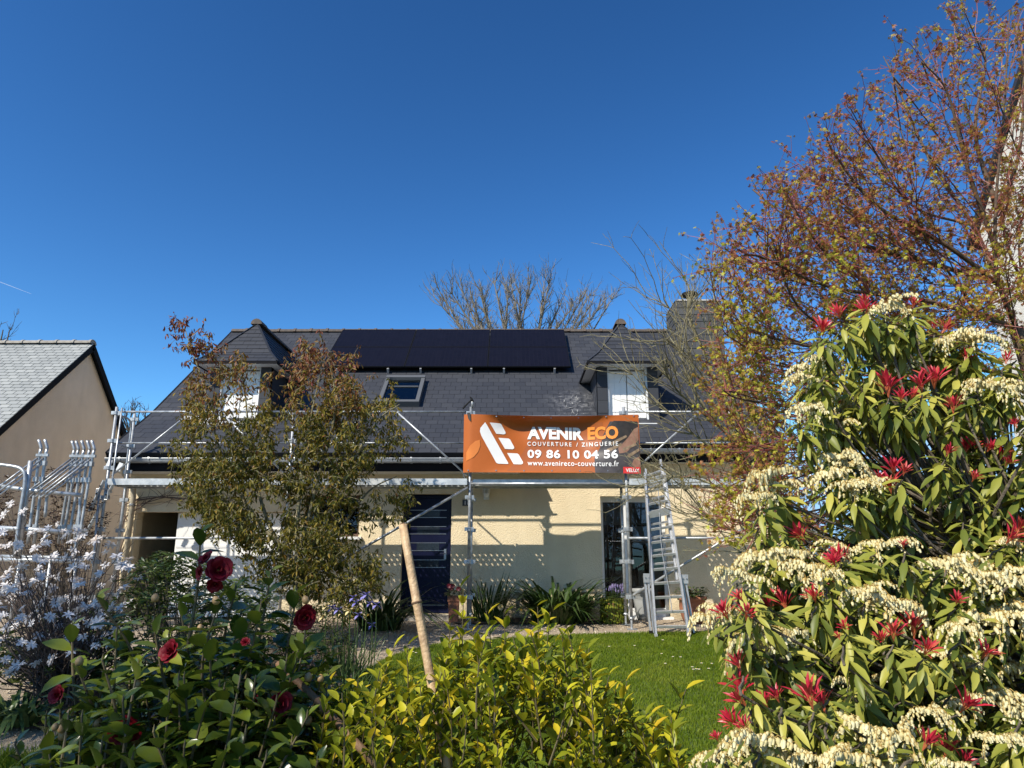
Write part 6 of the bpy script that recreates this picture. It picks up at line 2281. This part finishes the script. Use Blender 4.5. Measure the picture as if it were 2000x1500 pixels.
def strap_clump(name, label, px, py, Y, n_, h, spread, mat, width=.07, arch=.7, cat='plant', group=None):
    c = at(px, py, Y)
    c.z = gz(Y) + .02
    t = thing(name, label, cat, c, group)
    ms = [blade_mesh(width * random.uniform(.8, 1.2), arch * random.uniform(.5, 1.4), 'blade', mat) for _ in range(5)]
    for k in range(n_):
        a = random.uniform(0, 6.283)
        rr = spread * math.sqrt(random.random())
        Mx = Matrix.Translation(c + Vector((math.cos(a) * rr, math.sin(a) * rr * .6, 0))) @ Matrix.Rotation(a - math.pi / 2 + random.gauss(0, .5), 4, 'Z') @ Matrix.Rotation(-random.uniform(.05, .5), 4, 'X') @ Matrix.Scale(h * random.uniform(.6, 1.15), 4)
        place('blade', random.choice(ms), None, t, Mx)
    return t
strap_clump('agapanthus', 'large dark green strap-leaved clump against the wall by the patio door', 1092, 1222, 12.2, 260, 1.05, .42, M_STRAP, .045, .75)
strap_clump('agapanthus', 'dark strap-leaved clump left of the front door', 742, 1225, 11.3, 150, .95, .30, M_STRAP, .05, .8)
strap_clump('dark_grass', 'dark arching grass clump at the edge of the lawn below the irises', 680, 1320, 7.3, 170, .46, .36, M_STRAP, .022, .9)
strap_clump('lily_plant', 'bright green strap-leaved plant at the left edge near the gravel', 30, 1425, ground_hit(30, 1425).y, 75, .46, .17, M_STRAP_L, .11, .9)
strap_clump('spiky_plant', 'dark spiky upright plant against the wall right of the scaffold post', 955, 1205, 12.35, 90, .85, .24, M_STRAP, .03, .25)
iris = strap_clump('iris_clump', 'clump of blue and white irises with tall green leaves beside the gravel', 680, 1268, 8.0, 90, .55, .26, M_STRAP_L, .03, .18)
M_IRIS = pbr('iris_blue', (.10, .09, .36), .5, (.26, .24, .48), 30)
M_IRISW = pbr('iris_cream', (.58, .52, .36), .5, (.66, .50, .16), 40)
def iris_flower(px, py, mat):
    c = at(px, py, 7.95 + random.uniform(-.1, .1))
    fm_ = MB()
    tv, tf = leaf_tmpl(.5, .3, .5, ((0, .25), (.45, .9), (.8, 1.0), (1, .3)))
    tv, tf = leaf_tmpl(.5, .3, .5)
    for k in range(6):
        a = k * math.pi / 3
        el = .95 if k % 2 else -.15
        d_ = Vector((math.cos(a) * math.cos(el), math.sin(a) * math.cos(el), math.sin(el)))
        x = d_.cross(Vector((0, 0, 1))).normalized()
        nn = x.cross(d_)
        s_ = .062
        fm_.add([c + x * (p[0] * s_ * 1.2) + d_ * (p[1] * s_) + nn * (p[2] * s_) for p in tv], tf)
    fo = fm_.build('iris_flower', mat, iris)
    MB().tube([c, c + Vector((random.gauss(0, .02), 0, -.25)), (c.x, c.y, gz(c.y) + .03)], .005, 5).build('stalk', M_STRAP_L, fo)
for p in ((690, 1168), (711, 1165), (716, 1162), (735, 1182), (722, 1180), (660, 1192), (648, 1188), (727, 1222), (695, 1178), (700, 1202)):
    iris_flower(*p, M_IRIS)
for p in ((637, 1185), (668, 1198), (630, 1206), (682, 1194)):
    iris_flower(*p, M_IRISW)
# small border flowers near the wall
for i, (px, py, lab) in enumerate(((978, 1186, 'left'), (999, 1186, 'second'), (1018, 1190, 'third'), (1062, 1198, 'fourth'), (1078, 1204, 'right'))):
    c = at(px, py, 12.1)
    t = thing('narcissus', 'small cream narcissus in the wall border, %s of the five' % (lab + 'most' if lab in ('left', 'right') else lab), 'flower', (c.x, c.y, gz(12.1)), 'narcissi in the wall border')
    fm_ = MB()
    for k in range(6):
        a = k * math.pi / 3
        fm_.bar(c, c + Vector((math.cos(a) * .045, -.01, math.sin(a) * .045)), .035, .004, (0, 1, 0))
    fm_.build('petals', M_IRISW, t)
    MB().lathe(c + Vector((0, -.005, 0)), [(.012, 0), (.018, .03)], 8, (0, -1, 0)).build('cup', pbr('narcissus_cup', (.7, .40, .05), .5), t)
    MB().tube([c, (c.x + .01, c.y, gz(12.1) + .02)], .005, 5).build('stalk', M_STRAP_L, t)

# ---- pots
def pot(name, label, px, py, Y, r_, h, mat, square=False):
    c = at(px, py, Y)
    c.z = gz(Y) + .013
    t = thing(name, label, 'plant pot', c)
    if square:
        pm = MB().lathe(c, [(r_ * .95, 0), (r_ * 1.05, h * .80), (r_ * 1.05, h * .80), (r_ * 1.22, h * .80), (r_ * 1.25, h), (r_ * 1.05, h), (r_ * 1.0, h * .92)], 4)
        q = Matrix.Translation(c) @ Matrix.Rotation(math.pi / 4, 4, 'Z') @ Matrix.Translation(-c)
        pm.v = [tuple(q @ Vector(p)) for p in pm.v]
        pm.build('pot', mat, t)
    else:
        MB().lathe(c, [(r_ * .62, 0), (r_ * .85, h * .25), (r_ * .98, h * .6), (r_ * .95, h * .86), (r_ * 1.08, h * .88), (r_ * 1.1, h), (r_ * .92, h), (r_ * .9, h * .9)], 20).build('pot', mat, t, True)
    return t, c
t, c = pot('tall_pot', 'tall square terracotta pot with dark red flowers beside the front door', 886, 1210, 12.35, .115, .42, M_TERRA, True)
LP, LD, LU = [], [], []
for k in range(90):
    a, rr = random.uniform(0, 6.28), .13 * math.sqrt(random.random())
    LP.append((c.x + math.cos(a) * rr, c.y + math.sin(a) * rr, c.z + .42 + random.uniform(0, .10)))
    LD.append((math.cos(a), math.sin(a), random.gauss(.3, .4)))
    LU.append((0, 0, 1))
tag(swarm('foliage', LEAF_OVAL, LP, LD, LU, rng.uniform(.04, .07, 90), rng.uniform(0, .5, 90), M_STRAP, t), kind='stuff')
M_WINE = pbr('wine_flower', (.09, .008, .018), .5, (.16, .012, .025), 20)
for k in range(6):
    cc = c + Vector((random.uniform(-.10, .10), random.uniform(-.10, .06), .54 + random.uniform(-.02, .06)))
    fm_ = MB()
    for j in range(5):
        a = j * 1.257
        fm_.bar(cc, cc + Vector((math.cos(a) * .035, -.012, math.sin(a) * .035)), .035, .006, (0, 1, 0))
    fm_.build('flower', M_WINE, t)
t, c = pot('lavender_pot', 'terracotta pot of yellow-green trailing plant with lavender spikes by the patio door', 1200, 1218, 12.25, .19, .30, M_TERRA)
M_LIME = tinted('lime_leaf', [(0, (.10, .14, .015)), (.5, (.20, .24, .02)), (1, (.33, .34, .04))], .45, .25, .4)
n = 1100
a = rng.uniform(0, 6.283, n)
h_ = rng.uniform(0, 1, n)
rr = .215 + rng.normal(0, .012, n)
tag(swarm('foliage', LEAF_SMALL, np.stack([c.x + np.cos(a) * rr, c.y + np.sin(a) * rr, c.z + .05 + h_ * .36], 1), np.stack([np.cos(a) * .3, np.sin(a) * .3, -np.ones(n)], 1), np.stack([np.cos(a), np.sin(a), np.full(n, .2)], 1), rng.uniform(.05, .09, n), rng.uniform(0, 1, n), M_LIME, t), kind='stuff')
M_LAV = pbr('lavender', (.16, .13, .30), .6, (.24, .20, .36), 30)
for k in range(28):
    x, y = c.x + random.uniform(-.18, .18), c.y + random.uniform(-.12, .12)
    z = c.z + .50 + random.uniform(-.05, .08)
    sp_ = MB().tube([(x, y, z), (x, y, z + .03), (x + random.gauss(0, .006), y, z + .065)], [.008, .011, .003], 6).build('flower_spike', M_LAV, t)
    MB().tube([(x, y, z), (x * .9 + c.x * .1, y, c.z + .34)], .003, 4).build('stalk', M_STRAP_L, sp_)
t, c = pot('round_pot', 'large round terracotta pot with a green plant behind the ladder foot', 1354, 1212, 12.2, .22, .42, M_TERRA)
n = 260
a = rng.uniform(0, 6.283, n)
rr = .24 * np.sqrt(rng.uniform(0, 1, n))
tag(swarm('foliage', LEAF_OVAL, np.stack([c.x + np.cos(a) * rr, c.y + np.sin(a) * rr, c.z + .40 + rng.uniform(0, .16, n)], 1), np.stack([np.cos(a), np.sin(a), rng.normal(.2, .4, n)], 1), np.tile([0, 0, 1.0], (n, 1)), rng.uniform(.05, .09, n), rng.uniform(0, 1, n), M_STRAP, t), kind='stuff')
t, c = pot('grey_planter', 'pale grey planter standing just inside the shade of the patio door', 1258, 1206, 12.6, .17, .52, M_GREYPOT)

# ---- bare climber on the garage wall
def climber():
    base = Vector((-6.78, 12.70, -.05))
    t = thing('bare_climber', 'bare twisting climber on the wall round the garage opening', 'climber', base)
    mb = MB()
    for k in range(5):
        path = [base + Vector((random.uniform(-.05, .1), 0, 0))]
        for (px, py) in ((240, 1100), (248, 1020), (262, 985), (300, 978), (345, 972), (400, 975), (460, 978)):
            p = at(px + random.gauss(0, 8), py + random.gauss(0, 7), 12.76)
            path.append(p)
        path = smooth_path(path, 4)
        mb.tube(path, taper(len(path), .013, .005), 5, False)
        for q in range(12):
            i = random.randint(8, len(path) - 1)
            d_ = Vector((random.gauss(0, .8), random.gauss(-.05, .12), random.gauss(.15, .7)))
            l_ = limb(path[i], d_, random.uniform(.15, .55), 6, .22, 0)
            l_ = [Vector((p.x, min(p.y, 12.82), p.z)) for p in l_]
            mb.tube(l_, taper(7, .005, .002), 4, False)
    tag(mb.build('branches', pbr('vine_bark', (.15, .10, .07), .85, (.09, .06, .045), 20), t), kind='stuff')
climber()

# ---- unseen tree added beyond the left edge to shade the magnolia and camellia
def shade_tree():
    base = Vector((-7.6, -.4, gz(-.4)))
    t = thing('unseen_shade_tree', 'unseen leafy tree added beyond the left edge to shade the camellia and magnolia', 'tree', base)
    lobes = [((-8.6, 1.6, 5.5), 1.1), ((-5.7, -1.7, 6.0), 1.0), ((-7.3, .1, 6.5), 1.4), ((-6.7, -.4, 5.6), .9), ((-7.9, 1.0, 6.6), 1.2)]
    tr = MB()
    tr.tube(smooth_path([base, base + Vector((.1, .05, 1.6)), base + Vector((.2, .2, 3.2))], 5), taper(11, .16, .10), 10)
    LP, LD, LT = [], [], []
    top = base + Vector((.2, .2, 3.2))
    for c, r_ in lobes:
        c = Vector(c)
        tr.tube(smooth_path([top - Vector((0, 0, .3)), top.lerp(c, .5) + Vector((0, 0, .2)), c], 5), taper(11, .075, .02), 7)
        for k in range(int(120 * r_)):
            d_ = Vector(rnd_dirs(1)[0])
            p = c + d_ * r_ * random.random() ** .4
            s1 = limb(p, d_ + Vector((0, 0, .2)), random.uniform(.15, .4), 3, .2, 0)
            tr.tube(s1, taper(4, .007, .003), 3, False)
            for j in range(12):
                LP.append(Pv(s1[random.randint(0, 3)]) + rng.normal(0, .05, 3))
                LD.append((random.gauss(0, .7), random.gauss(0, .7), random.gauss(-.2, .5)))
                LT.append(random.random())
    tag(tr.build('trunk', M_BARK, t), kind='stuff')
    n = len(LP)
    tag(swarm('crown', LEAF_OVAL, LP, LD, rnd_dirs(n), rng.uniform(.08, .13, n), LT, M_CHOI, t), kind='stuff')
shade_tree()

# ---- thin contrail far off at the left
A, B = at(-15, 545, 1700), at(61, 574, 1700)
mc = bpy.data.materials.new('contrail_vapour')
n, l = nodes_of(mc)
tb = n.new('ShaderNodeBsdfTransparent')
mx = n.new('ShaderNodeMixShader')
mx.inputs[0].default_value = .16
l.new(tb.outputs[0], mx.inputs[1])
l.new(n['Principled BSDF'].outputs[0], mx.inputs[2])
n['Principled BSDF'].inputs['Base Color'].default_value = (.8, .8, .8, 1)
l.new(mx.outputs[0], n['Material Output'].inputs['Surface'])
co = MB().tube([A, A.lerp(B, .5), B], [1.1, 1.0, .4], 8).build('contrail', mc)
tag(co, 'faint short white contrail low in the sky at the left edge', 'contrail', kind='stuff')
